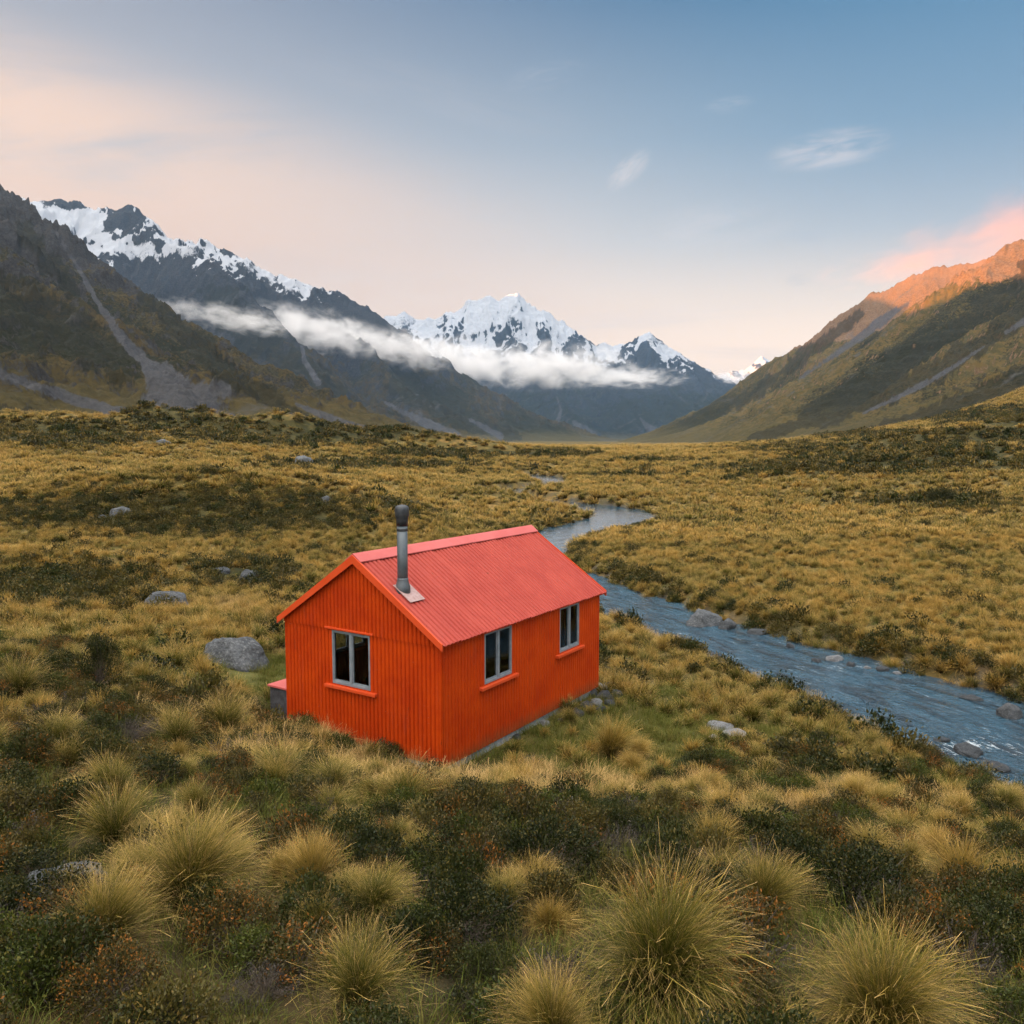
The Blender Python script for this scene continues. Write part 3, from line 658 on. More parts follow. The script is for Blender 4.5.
def mat_simple(name, a, b, rough, scale=8, metal=0., bstr=.2, bd=.01):
    m, t = material(name)
    oc = t.node('ShaderNodeTexCoord').outputs['Object']
    n = t.noise(oc, scale, 5, .65)
    principled(t, t.mix(t.maprange(n, .3, .7), a, b), rough, n, bstr, bd, Metallic=metal)
    return m
FRAMEM = mat_simple('weathered_grey_window_frame', (.125, .155, .185), (.19, .22, .25), .5)
FLUEM = mat_simple('grey_flue_steel', (.060, .078, .092), (.095, .115, .13), .45, 6, .35)
FLUED = mat_simple('dark_cowl_steel', (.022, .027, .034), (.045, .052, .060), .5, 9, .3)
FLASHM = mat_simple('pale_lead_flashing', (.25, .15, .14), (.36, .25, .24), .5, 14, .1)
CONC = mat_simple('grey_foundation_timber', (.16, .18, .20), (.28, .30, .32), .85, 7, 0, .5, .02)
PLY = mat_simple('dim_plywood_lining', (.035, .026, .018), (.06, .043, .03), .8, 3)
BOXM = mat_simple('weathered_dark_box', (.022, .022, .025), (.055, .055, .062), .85, 9, 0, .5, .02)
def mat_glass():
    m, t = material('window_glass')
    fr = t.node('ShaderNodeFresnel', {'IOR': 1.5}).outputs[0]
    a = t.node('ShaderNodeBsdfTransparent', {0: (.50, .53, .54, 1)}).outputs[0]
    b = t.node('ShaderNodeBsdfGlossy', {0: (1, 1, 1, 1), 'Roughness': .03}).outputs[0]
    mx = t.node('ShaderNodeMixShader', {0: fr, 1: a, 2: b}); t.l.new(mx.outputs[0], t.out.inputs[0])
    return m
GLASS = mat_glass()
PITCH = HW / 41.0
SL = RISE / (HW / 2)
def rib(a): return .030 * (1 - max(0.0, math.cos(2 * pi * a / PITCH)) ** 2.2)
hut = bpy.data.objects.new('mountain_hut', None); COL.objects.link(hut)
hut.location = (HC[0], HC[1], 0); hut.rotation_euler = (0, 0, -YAW)
tag(hut, 'orange corrugated iron hut with coral red roof beside the stream', 'hut')
def panel(mb, a0, a1, zlo, ztop, place, holes=(), base=0.0):
    """corrugated sheet from a0 to a1; place(a, off, z) gives the point; holes are (a0,a1,z0,z1)"""
    n = int(round((a1 - a0) / PITCH * 12)); A = [a0 + (a1 - a0) * i / n for i in range(n + 1)]
    for h in holes:
        for e in h[:2]:
            k = min(range(len(A)), key=lambda i: abs(A[i] - e)); A[k] = e
    for x0, x1 in zip(A[:-1], A[1:]):
        zt0, zt1 = ztop(x0), ztop(x1)
        spans = [(zlo, None)]
        for h in holes:
            if x0 >= h[0] - 1e-6 and x1 <= h[1] + 1e-6: spans = [(zlo, h[2]), (h[3], None)]
        for a, b in spans:
            b0, b1 = (zt0, zt1) if b is None else (b, b)
            if b0 <= a or b1 <= a: 
                if max(b0, b1) <= a + 1e-4: continue
            mb.add([place(x0, base + rib(x0), a), place(x1, base + rib(x1), a), place(x1, base + rib(x1), max(b1, a)), place(x0, base + rib(x0), max(b0, a))], [(0, 1, 2, 3)])
X2, Y2 = HW / 2, HL / 2
GW = (-.69, .31, 1.15, 2.215)
LW = [(-1.735, -.785, 1.23, 2.235), (1.14, 2.02, 1.23, 2.235)]
gtop = lambda x: WALLH + .0 + SL * (X2 - abs(x)) - .015
SEAM = 2.262
mb = MB(); panel(mb, -X2, X2, .03, lambda x: SEAM, lambda a, o, z: (a, -Y2 - o, z), [GW]); mb.build('front_wall', WALLP, hut)
mb = MB(); panel(mb, -X2, X2, SEAM - .03, gtop, lambda a, o, z: (a, -Y2 - o, z), base=.022)
mb.build('gable_wall', WALLP, hut)
mb = MB(); panel(mb, -Y2, Y2, .0, lambda y: WALLH - .02, lambda a, o, z: (X2 + o * .8, a, z), LW); mb.build('side_wall', WALLP, hut)
LH = (-1.75, -.75, 1.25, 2.15)
mb = MB(); panel(mb, -Y2, Y2, .0, lambda y: WALLH - .02, lambda a, o, z: (-X2 - o * .8, a, z), [LH]); mb.build('side_wall', WALLP, hut)
mb = MB(); panel(mb, -X2, X2, .0, gtop, lambda a, o, z: (a, Y2 + o, z)); mb.build('rear_wall', WALLP, hut)
# corner trims
for sx in (-1, 1):
    for sy in (-1, 1):
        mb = MB(); x, y = sx * (X2 + .016), sy * (Y2 + .020)
        mb.box((min(x, x - sx * .075), min(y, y - sy * .006), .0), (max(x, x - sx * .075), max(y, y - sy * .006), WALLH - .03))
        mb.box((min(x, x - sx * .006), min(y - sy * .006, y - sy * .075), .0), (max(x, x - sx * .006), max(y - sy * .006, y - sy * .075), WALLH - .03))
        mb.build('corner_trim', WALLP, hut)
# lining and floor inside
mb = MB(); t_ = .05
mb.box((-X2 + .08, -Y2 + .08, -.02), (X2 - .08, Y2 - .08, .04)); mb.build('floor', PLY, hut)
mb = MB(); mb.box((-X2 + .1, .4, .04), (-.6, .45, 2.25)); mb.box((.3, .4, .04), (X2 - .1, .45, 2.25)); mb.build('partition', PLY, hut)
# foundation
mb = MB()
for lo, hi in [((X2 - .12, -Y2 + .06, -.45), (X2 - .015, Y2 - .05, -.002)), ((-X2 + .015, -Y2 + .06, -.45), (-X2 + .12, Y2 - .05, -.002)), ((-X2 + .03, -Y2 + .02, -.45), (X2 - .03, -Y2 + .055, .026)), ((-X2 + .03, Y2 - .045, -.45), (X2 - .03, Y2 - .01, -.002))]: mb.box(lo, hi)
mb.build('foundation', CONC, hut)
# roof sheets
OF, OB, OE = .13, .20, .11
def roof_side(sx):
    mb = MB(); y0, y1 = -Y2 - OF + .02, Y2 + OB; n = int((y1 - y0) / PITCH * 11)
    ln = sqrt(1 + SL * SL); nxn, nzn = SL / ln, 1 / ln
    V = []; sheet = .79
    for i in range(n + 1):
        y = y0 + (y1 - y0) * i / n
        f = ((y - y0 + .25) % sheet) / sheet
        off = .034 * (1 - max(0.0, sin(2 * pi * y / (PITCH * 1.16))) ** 1.8) + .024 * f * smooth(1.0, .97, f)
        for k in range(3):
            x = .03 + (X2 + OE - .03) * k / 2
            z = WALLH + SL * (X2 - x) + .03
            V.append((sx * (x + nxn * off), y, z + nzn * off))
    F = []
    for i in range(n):
        for k in range(2):
            a = i * 3 + k; F.append((a, a + 1, a + 4, a + 3) if sx > 0 else (a, a + 3, a + 4, a + 1))
    mb.add(V, F); return mb
for sx in (1, -1): rf = roof_side(sx).build('roof', ROOFP, hut)
# ridge cap
mb = MB(); zr = WALLH + RISE + .118; w = .20
for sx in (1, -1):
    V = []
    for y in (-Y2 - OF, Y2 + OB + .01):
        V += [(0, y, zr + .012), (sx * .05, y, zr - .05 * SL + .014), (sx * w, y, zr - w * SL + .004), (sx * w, y, zr - w * SL - .014), (0, y, zr - .02)]
    mb.add(V, [(0, 1, 6, 5), (1, 2, 7, 6), (2, 3, 8, 7), (0, 4, 3, 2, 1), (5, 6, 7, 8, 9)])
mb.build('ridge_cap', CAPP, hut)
# bargeboards along both gables
for ye, dy, nm in ((-Y2 - OF, .035, 'front'), (Y2 + OB - .02, -.035, 'rear')):
    for sx in (1, -1):
        mb = MB(); x1 = X2 + OE + .005; h = .165
        V = []
        for yy in (ye - .018, ye - .018 + .036):
            V += [(0, yy, zr - .018), (sx * x1, yy, zr - .018 - x1 * SL), (sx * x1, yy, zr - .018 - x1 * SL - h * .8), (0, yy, zr - .018 - h)]
        f = [(0, 1, 2, 3), (4, 7, 6, 5), (0, 4, 5, 1), (1, 5, 6, 2), (2, 6, 7, 3)]
        mb.add(V, f); mb.build('bargeboard', TRIMP if nm == 'front' else WALLP, hut, .004)
# eave fascia
for sx in (1, -1):
    mb = MB(); x = X2 + .045; mb.box((min(sx * (x - .02), sx * x), -Y2 - .02, WALLH - .075), (max(sx * (x - .02), sx * x), Y2 + OB - .045, WALLH + .012)); mb.build('eave_board', WALLP, hut)
# windows
def window(a0, a1, z0, z1, wall, sill=True):
    """two-light casement; wall(a, out, z) maps to hut space"""
    def bx(mb, a, b, o0, o1, c, d):
        V = [wall(p, q, r) for r in (c, d) for q in (o0, o1) for p in (a, b)]
        mb.add(V, [(0, 2, 3, 1), (4, 5, 7, 6), (0, 1, 5, 4), (2, 6, 7, 3), (0, 4, 6, 2), (1, 3, 7, 5)])
    mid = (a0 + a1) / 2; fw = .034
    fr = MB()
    bx(fr, a0, a0 + fw, -.05, .030, z0, z1); bx(fr, a1 - fw, a1, -.05, .030, z0, z1)
    bx(fr, a0 + fw, a1 - fw, -.05, .030, z0, z0 + fw + .02); bx(fr, a0 + fw, a1 - fw, -.05, .030, z1 - fw, z1)
    bx(fr, mid - .034, mid + .034, -.05, .034, z0 + fw + .02, z1 - fw)
    w = fr.build('window', FRAMEM, hut, .006)
    for p, q in ((a0 + fw, mid - .034), (mid + .034, a1 - fw)):
        sa = MB(); e = .018
        bx(sa, p, p + e, -.03, .016, z0 + fw + .02, z1 - fw); bx(sa, q - e, q, -.03, .016, z0 + fw + .02, z1 - fw)
        bx(sa, p + e, q - e, -.03, .016, z0 + fw + .02, z0 + fw + .05); bx(sa, p + e, q - e, -.03, .016, z1 - fw - e, z1 - fw)
        sa.build('casement', FRAMEM, w)
        g = MB(); g.add([wall(p + e, -.004, z0 + fw + .05), wall(q - e, -.004, z0 + fw + .05), wall(q - e, -.004, z1 - fw - e), wall(p + e, -.004, z1 - fw - e)], [(0, 1, 2, 3)]); g.build('pane', GLASS, w)
    for j0, j1 in ((a0 - .055, a0 - .002), (a1 + .002, a1 + .055)): rv = MB(); bx(rv, j0, j1, .0, .026, z0 - .03, z1 + .02); rv.build('jamb_trim', WALLP, w)
    if sill:
        s = MB(); bx(s, a0 - .17, a1 + .17, -.01, .10, z0 - .085, z0 - .022); so_ = s.build('sill', TRIMP, w, .008)
    return w
wf = lambda a, o, z: (a, -Y2 - o, z)
w = window(*GW, wf); s = MB(); V = [wf(p, q, r) for r in (GW[3] + .022, GW[3] + .06) for q in (-.01, .075) for p in (GW[0] - .16, GW[1] + .11)]
s.add(V, [(0, 2, 3, 1), (4, 5, 7, 6), (0, 1, 5, 4), (2, 6, 7, 3), (0, 4, 6, 2), (1, 3, 7, 5)]); s.build('head_flashing', TRIMP, w, .006)
for L in LW: window(*L, lambda a, o, z: (X2 + o, a, z))
window(*LH, lambda a, o, z: (-X2 - o, a, z))
# flue
fx, fy = .925, -2.79; fz = WALLH + SL * (X2 - fx) + .04
mb = MB(); mb.lathe([(.098, fz - .25), (.098, fz + 1.30)], (fx, fy), 28); fl = mb.build('flue', FLUEM, hut, 0, True)
mb = MB(); mb.lathe([(.15, fz - .10), (.14, fz + .12), (.118, fz + .18), (.104, fz + .25), (.1035, fz + .28)], (fx, fy), 28); mb.build('flue_boot', FLUEM, fl, 0, True)
mb = MB(); mb.lathe([(.107, fz + 1.26), (.108, fz + 1.36), (.112, fz + 1.40), (.126, fz + 1.43), (.132, fz + 1.48), (.132, fz + 1.57), (.12, fz + 1.61), (.09, fz + 1.635), (.03, fz + 1.65)], (fx, fy), 28); mb.build('cowl', FLUED, fl, 0, True)
mb = MB(); mb.lathe([(.1015, fz + 1.16), (.104, fz + 1.17), (.104, fz + 1.20), (.1015, fz + 1.21)], (fx, fy), 28, False); mb.build('band', FLUED, fl, 0, True)
mb = MB(); n3 = Vector((SL, 0, 1)).normalized(); R3 = Matrix.Rotation(math.atan(SL), 4, 'Y')
mb.box((-.19, -.16, .096), (.32, .26, .106), Matrix.Translation((fx, fy, fz - .035)) @ R3); mb.build('roof_flashing', FLASHM, fl, .003)
# box against the left wall
p = HC - GV * (-X2 - .36) + LV * (-Y2 + .36)
p_box = p; bo = bpy.data.objects.new('storage_box', None); COL.objects.link(bo); bo.location = (p[0], p[1], float(ground(p[:1], p[1:2])[0]) - .05); bo.rotation_euler = (0, 0, -YAW)
tag(bo, 'dark weathered box with a pink lid against the hut', 'storage box')
mb = MB(); mb.box((-.27, -.29, 0), (.27, .29, .74)); mb.build('body', BOXM, bo, .012)
mb = MB(); mb.box((-.30, -.33, .741), (.295, .33, .785)); mb.build('lid', CAPP, bo, .008)

# ------------------------------------------------------------------ rocks
def mat_rock(name, a, b, lich):
    m, t = material(name)
    oc = t.node('ShaderNodeTexCoord').outputs['Object']; r = t.node('ShaderNodeObjectInfo').outputs['Random']
    v = t.node('ShaderNodeVectorMath', {0: oc, 1: r}, operation='ADD').outputs[0]
    n1 = t.noise(v, 2.2, 6, .65); n2 = t.noise(v, 11, 5, .7); n3 = t.noise(v, 42, 3, .7)
    c = t.mix(t.maprange(n1, .3, .7), a, b)
    c = t.mix(t.math('MULTIPLY', t.maprange(n2, .52, .66), .65), c, lich)
    c = t.mix(t.math('MULTIPLY', t.maprange(n2, .46, .34), .7), c, (.040, .042, .040))
    c = t.mix(t.math('MULTIPLY', t.maprange(n3, .56, .7), .6), c, (.055, .055, .05))
    principled(t, c, .92, t.math('ADD', n2, t.math('MULTIPLY', n3, .35)), .9, .13, **{'Specular IOR Level': .2})
    return m
ROCK = mat_rock('grey_lichen_rock', (.070, .078, .088), (.125, .135, .148), (.26, .27, .27))
ROCKP = mat_rock('pale_rock', (.20, .21, .225), (.30, .31, .33), (.42, .43, .43))
ROCKW = mat_rock('wet_stream_rock', (.045, .052, .060), (.085, .094, .105), (.16, .17, .18))
def rock_mesh(seed, sub=4):
    import bmesh
    rg = np.random.default_rng(seed)
    bm = bmesh.new(); bmesh.ops.create_icosphere(bm, subdivisions=sub, radius=1.0)
    co = np.array([v.co[:] for v in bm.verts])
    for i in range(11):
        n = rg.normal(size=3); n[2] = abs(n[2]) * .8 if i < 8 else n[2]; n /= np.linalg.norm(n); h = rg.uniform(.62, .9)
        d = co @ n - h; co = co - np.where(d > 0, d * .93, 0)[:, None] * n
    for v, c in zip(bm.verts, co):
        p = Vector(c); q = p * 1.3 + Vector((seed * 3.1, 0, 0))
        v.co = p * (1 + .16 * mnoise.fractal(q, 1.0, 2.0, 3) + .05 * mnoise.fractal(q * 4, 1.0, 2.0, 4))
    me = bpy.data.meshes.new('rock'); bm.to_mesh(me); bm.free()
    me.polygons.foreach_set('use_smooth', [True] * len(me.polygons))
    return me
RM = [rock_mesh(i) for i in range(6)]
OBST = []                                     # x, y, r kept clear of plants
def rock(px, py, wpx, label, k=0, mat=ROCK, hgt=.6, dep=.8, name='boulder', rot=None, group=None, sink=.25, water=False, cat=None):
    p = unproj_z(px, py, WATER) if water else hit(px, py)
    s = wpx * p[1] / FPX / 2
    o = bpy.data.objects.new(name, RM[k % 6].copy() if mat is not None else RM[k % 6]); COL.objects.link(o)
    o.data.materials.clear(); o.data.materials.append(mat)
    o.scale = (s * 1.12, s * dep * 1.1, s * hgt * 1.2); o.rotation_euler = (0, 0, rot if rot is not None else 1.3 * k + px * .01)
    o.location = (p[0], p[1] + s * dep * .55, p[2] + s * hgt * (1 - sink) * .45)
    tag(o, label, cat or name, group)
    OBST.append((p[0], p[1] + s * dep * .55, s * .95))
    return o
rock(236, 668, 74, 'big rounded grey boulder on the grass left of the hut', 0, hgt=.62)
rock(163, 607, 48, 'grey flat topped boulder in the tussock behind the big rounded one', 1, hgt=.45)
rock(247, 582, 26, 'dark grey rock among dark shrubs, up the slope from the roof corner', 2, ROCKW, hgt=.6)
rock(220, 575, 20, 'low dark rock half hidden in the shrubs', 3, ROCKW, hgt=.5)
rock(118, 517, 24, 'grey rock on the shrubby mound, larger of two', 4, ROCK, hgt=.55)
rock(101, 520, 10, 'small stone next to the larger rock on the mound', 5, ROCK, hgt=.6)
rock(303, 465, 17, 'upright reddish grey boulder standing far out on the flat', 3, ROCK, hgt=.9)
rock(160, 445, 16, 'far low rock below the scree slope', 2, ROCK, hgt=.5)
rock(325, 503, 12, 'small rock on the right end of the shrubby mound', 1, ROCK, hgt=.6)
rock(42, 905, 90, 'flat pale grey rock lying in the heath at the left edge', 1, ROCK, hgt=.30, dep=1.0, sink=.2)
rock(706, 626, 38, 'largest grey boulder at the far bank of the stream', 0, ROCK, hgt=.62, water=True)
rock(727, 629, 18, 'smaller boulder leaning against the largest one in the stream', 2, ROCK, hgt=.75, water=True)
rock(760, 634, 24, 'low dark ledge of stones at the far bank, right of the boulders', 4, ROCKW, hgt=.25, water=True)
rock(791, 648, 11, 'small round stone in the stream below the far bank', 5, ROCKW, hgt=.6, water=True)
rock(716, 671, 13, 'single dark stone at the near bank of the stream', 3, ROCKW, hgt=.5, water=True)
rock(646, 636, 8, 'small stone in the water near the grassy bank point', 1, ROCKW, hgt=.5, water=True)
rock(632, 624, 7, 'tiny stone in the stream right of the hut', 2, ROCKW, hgt=.5, water=True)
for i, (x, y, w, k) in enumerate([(818, 662, 11, 0), (836, 661, 16, 1), (852, 666, 10, 2), (868, 669, 8, 5), (884, 671, 13, 3), (898, 674, 8, 0)]):
    rock(x, y, w, 'small wet stone in the broken line along the far bank', k, ROCKP if i % 2 else ROCKW, hgt=.5, water=True, group='stones along the far bank', name='stone')
rock(1014, 718, 24, 'angular grey rock at the far bank by the right edge', 2, ROCK, hgt=.75, water=True)
rock(975, 700, 22, 'flat wet rock with white water near the far bank', 4, ROCKW, hgt=.2, water=True)
rock(972, 754, 34, 'broad wet rock breaking the surface in midstream', 1, ROCKW, hgt=.28, water=True)
rock(945, 742, 18, 'small wet rock upstream of the broad midstream rock', 5, ROCKW, hgt=.25, water=True)
rock(1000, 770, 26, 'dark wet rock close to the near bank, right edge', 3, ROCKW, hgt=.3, water=True)
rock(720, 731, 30, 'whitish lichen covered stone in the grass, left of a pair', 4, ROCKP, hgt=.35, name='stone')
rock(739, 742, 32, 'whitish lichen covered stone in the grass, right of a pair', 3, ROCKP, hgt=.45, name='stone')
rock(712, 742, 15, 'small white stone in front of the pair in the grass', 2, ROCKP, hgt=.6, name='stone')
HEAP = [(598, 693, 17, 0), (610, 690, 15, 3), (590, 697, 14, 2), (605, 700, 16, 5), (616, 697, 13, 1), (596, 706, 13, 4), (586, 709, 12, 0), (609, 707, 11, 2), (601, 712, 10, 3), (578, 716, 11, 1), (545, 727, 10, 4), (517, 740, 9, 5), (560, 723, 8, 3), (575, 712, 8, 2)]
for i, (x, y, w, k) in enumerate(HEAP):
    rock(x, y, w * 1.2, 'grey stone in the loose heap at the rear corner of the hut' if i < 10 else 'small loose stone along the base of the side wall', k, ROCKP if i % 5 == 0 else ROCKW, hgt=.6, group='stones heaped at the hut corner' if i < 10 else 'loose stones along the side wall', name='stone')
for i, (x, y, w, k) in enumerate([(240, 672, 30, 3), (262, 672, 18, 2), (222, 676, 20, 4)]):
    pass
OBST.append((*hit(240, 676)[:2], .5)); OBST.append((-1.15, 14.2, .75)); OBST.append((-1.9, 14.75, .5)); OBST.append((-.6, 14.5, .6)); OBST.append((-2.6, 15.4, .3)); OBST.append((p_box[0], p_box[1], .55)); OBST.append((p_box[0] - .3, p_box[1] - .8, .5))

# ------------------------------------------------------------------ plants
def ribbons(P, S, W):
    """strips: P (n,k,3) centre lines, S (n,3) or (n,k,3) side vectors, W (n,k) half widths"""
    n, k = P.shape[:2]
    if S.ndim == 2: S = S[:, None, :]
    L = P - S * W[..., None]; R = P + S * W[..., None]
    V = np.stack([L, R], 2).reshape(-1, 3)
    b = (np.arange(n) * k * 2)[:, None] + (np.arange(k - 1) * 2)[None]
    F = np.stack([b, b + 1, b + 3, b + 2], -1).reshape(-1, 4)
    return V, F
def tussock_mesh(name, seed, n=1800, H=.8, r0=.10, spread=.85, droop=1.0, w=.0026, segs=6, stalks=60, lean=0.0):
    rg = np.random.default_rng(seed)
    az = rg.uniform(0, 2 * pi, n); th = np.abs(rg.normal(0, spread * .55, n)) + .02; th = np.clip(th, 0, 1.35)
    Ln = H * rg.uniform(.55, 1.12, n) * (1 - .12 * th)
    rr = r0 * np.sqrt(rg.uniform(0, 1, n)) * (0.4 + .6 * np.clip(th / .7, 0, 1))
    bend = droop * rg.uniform(.5, 1.3, n) * (.5 + th)
    lop = 1 + .35 * np.sin(az + seed) + .2 * np.sin(2 * az + seed * 2.3); th = np.clip(th * lop, .02, 1.4)
    skirt = rg.uniform(0, 1, n) < .13; th[skirt] = rg.uniform(1.05, 1.45, skirt.sum()); Ln[skirt] *= .8
    st = np.zeros(n, bool); st[:stalks] = True
    Ln[st] *= 1.10; bend[st] *= 1.05
    ts = np.linspace(0, 1, segs)
    ang = th[:, None] + bend[:, None] * ts[None] ** 1.8
    dl = Ln[:, None] / (segs - 1)
    r = rr[:, None] + np.concatenate([np.zeros((n, 1)), np.cumsum(np.sin((ang[:, 1:] + ang[:, :-1]) / 2) * dl, 1)], 1)
    z = np.concatenate([np.zeros((n, 1)), np.cumsum(np.cos((ang[:, 1:] + ang[:, :-1]) / 2) * dl, 1)], 1) - .03
    tw = (az + rg.normal(0, .25, n))[:, None] + (rg.normal(0, .35, n)[:, None]) * ts[None] ** 2
    P = np.stack([r * np.cos(tw) + lean * ts ** 2 * H * .4, r * np.sin(tw), z], -1)
    P = P + rg.normal(0, .009, P.shape) * ts[None, :, None] + np.array([.10, -.03, 0]) * H * (ts ** 2)[None, :, None]
    sa = az + pi / 2 + rg.normal(0, .9, n)
    S = np.stack([np.cos(sa), np.sin(sa), rg.normal(0, .3, n)], 1)
    W = w * rg.uniform(.6, 1.3, n)[:, None] * (1.0 - .9 * ts[None] ** 1.4)
    prof = np.array([.6, .55, .5, .6, 1.25, .35]) if segs == 6 else np.ones(segs) * .8
    W[st] = w * prof[None] * 1.0
    V, F = ribbons(P, S, W)
    tt = np.repeat(np.broadcast_to(ts, (n, segs)).ravel(), 2); rq = rg.uniform(0, 1, n); rq = np.where(skirt & (rq < .7), .95, rq); rv = np.repeat(np.repeat(rq, segs), 2)
    return mesh_np(name, V, F, {'t': tt, 'r': rv})
def shrub_mesh(name, seed, R=.4, H=.45, tips=120, per=22, ls=.016, twigs=60, clump=.055, upright=0.0, tw=.004):
    rg = np.random.default_rng(seed)
    d = rg.normal(size=(tips, 3)); d[:, 2] = np.abs(d[:, 2]) * (1 + upright); d /= np.linalg.norm(d, axis=1)[:, None]
    lump = np.array([1 + .28 * mnoise.fractal(Vector(v * 2.1) + Vector((seed * 5., 0, 0)), 1., 2., 3) for v in d])
    rad = rg.uniform(.45, 1.0, tips) ** .5 * lump
    T = d * rad[:, None] * np.array([R, R, H]); T[:, 2] += .02
    C = np.repeat(T, per, 0) + rg.normal(0, clump, (tips * per, 3)) * np.array([1, 1, 1.2])
    C[:, 2] = np.maximum(C[:, 2], .01)
    n = len(C)
    out = C / (np.linalg.norm(C, axis=1)[:, None] + 1e-6)
    ax = out * .5 + rg.normal(0, .6, (n, 3)) + np.array([0, 0, .55]); ax /= np.linalg.norm(ax, axis=1)[:, None]
    sdv = np.cross(ax, rg.normal(size=(n, 3))); sdv /= np.linalg.norm(sdv, axis=1)[:, None] + 1e-6
    l = ls * rg.uniform(.6, 1.4, n)[:, None]
    V = np.stack([C - ax * l, C + sdv * l * .48, C + ax * l, C - sdv * l * .48], 1).reshape(-1, 3)
    F = np.arange(n * 4).reshape(n, 4)
    rc = np.repeat(rg.uniform(0, 1, tips), per); rl = rg.uniform(0, 1, n)
    me = mesh_np(name, V, F, {'r': np.repeat(rl, 4), 'c': np.repeat(rc, 4), 't': np.ones(n * 4)})
    k = rg.integers(0, tips, twigs) if twigs else np.zeros(0, int)
    tm = None
    if twigs:
        ts = np.linspace(0, 1, 5)
        base = rg.normal(0, R * .12, (twigs, 3)); base[:, 2] = -.03
        E = T[k] * rg.uniform(.95, 1.18, (twigs, 1))
        P = base[:, None] * (1 - ts)[None, :, None] + E[:, None] * ts[None, :, None]
        P = P + rg.normal(0, R * .05, P.shape) * (ts * (1 - ts) * 4)[None, :, None]; P[:, :, 2] += (np.sin(ts * pi) * .05 * H)[None]
        S = rg.normal(size=(twigs, 3)); S /= np.linalg.norm(S, axis=1)[:, None]
        Vt, Ft = ribbons(P, S, tw * (1 - .7 * ts)[None] * rg.uniform(.6, 1.3, (twigs, 1)))
        S2 = np.cross(S, E); S2 /= np.linalg.norm(S2, axis=1)[:, None] + 1e-6
        Vu, Fu = ribbons(P, S2, tw * (1 - .7 * ts)[None] * rg.uniform(.6, 1.3, (twigs, 1)))
        tm = mesh_np(name + '_stem', np.concatenate([Vt, Vu]), np.concatenate([Ft, Fu + len(Vt)]))
    return me, tm
def join_mesh(name, me, tm, m1, m2):
    """foliage and twigs of a scattered plant in one mesh with two materials"""
    va = np.empty(len(me.vertices) * 3, np.float32); me.vertices.foreach_get('co', va); vb = np.empty(len(tm.vertices) * 3, np.float32); tm.vertices.foreach_get('co', vb)
    fa = np.empty(len(me.loops), np.int32); me.loops.foreach_get('vertex_index', fa); fb = np.empty(len(tm.loops), np.int32); tm.loops.foreach_get('vertex_index', fb)
    na, nb = len(me.vertices), len(tm.vertices); at = {}
    for k in ('r', 'c', 't'):
        a = np.empty(na, np.float32); me.attributes[k].data.foreach_get('value', a); at[k] = np.concatenate([a, np.zeros(nb, np.float32) + .5])
    q = mesh_np(name, np.concatenate([va.reshape(-1, 3), vb.reshape(-1, 3)]), np.concatenate([fa.reshape(-1, 4), fb.reshape(-1, 4) + na]), at)
    q.materials.append(m1); q.materials.append(m2)
    q.polygons.foreach_set('material_index', np.concatenate([np.zeros(len(fa) // 4, np.int32), np.ones(len(fb) // 4, np.int32)]))
    return q

def leafy(t, c, trans=.35, rough=.7):
    d = t.node('ShaderNodeBsdfPrincipled', {'Base Color': c, 'Roughness': rough, 'Specular IOR Level': .25}).outputs[0]
    tr = t.node('ShaderNodeBsdfTranslucent', {0: c}).outputs[0]
    mx = t.node('ShaderNodeMixShader', {0: trans, 1: d, 2: tr}); t.l.new(mx.outputs[0], t.out.inputs[0])
def mat_tussock(name='tussock_blades', bias=.09):
    m, t = material(name)
    r = t.attr('r'); tt = t.attr('t'); orr = t.node('ShaderNodeObjectInfo').outputs['Random']
    loc = t.node('ShaderNodeObjectInfo').outputs['Location']
    zone = t.noise(loc, .09, 3, .6)
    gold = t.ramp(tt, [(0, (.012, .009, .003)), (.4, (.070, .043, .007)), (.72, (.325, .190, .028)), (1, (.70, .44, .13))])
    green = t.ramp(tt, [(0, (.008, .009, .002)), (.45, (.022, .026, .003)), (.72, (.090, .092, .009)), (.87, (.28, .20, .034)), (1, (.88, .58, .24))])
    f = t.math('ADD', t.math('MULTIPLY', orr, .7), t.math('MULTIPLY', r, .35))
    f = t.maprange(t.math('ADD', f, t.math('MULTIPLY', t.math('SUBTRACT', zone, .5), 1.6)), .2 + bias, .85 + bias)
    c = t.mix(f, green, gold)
    dead = t.maprange(r, .86, .9)
    c = t.mix(t.math('MULTIPLY', dead, .7), c, (.24, .165, .070))
    leafy(t, c, .22, .6)
    return m
def mat_grass():
    m, t = material('short_grass_blades')
    r = t.attr('r'); tt = t.attr('t'); orr = t.node('ShaderNodeObjectInfo').outputs['Random']
    a = t.ramp(tt, [(0, (.022, .030, .006)), (1, (.115, .140, .018))]); b = t.ramp(tt, [(0, (.04, .038, .010)), (1, (.28, .22, .055))])
    c = t.mix(t.maprange(t.math('ADD', t.math('MULTIPLY', orr, .6), t.math('MULTIPLY', r, .5)), .42, 1.0), a, b)
    leafy(t, c, .3, .7)
    return m
def mat_straw():
    m, t = material('pale_straw_blades')
    r = t.attr('r'); tt = t.attr('t')
    c = t.ramp(tt, [(0, (.05, .035, .010)), (.45, (.20, .13, .035)), (1, (.80, .52, .22))])
    c = t.mix(t.math('MULTIPLY', t.maprange(r, .5, 1.0), .5), c, (.26, .21, .05))
    leafy(t, c, .25, .6)
    return m
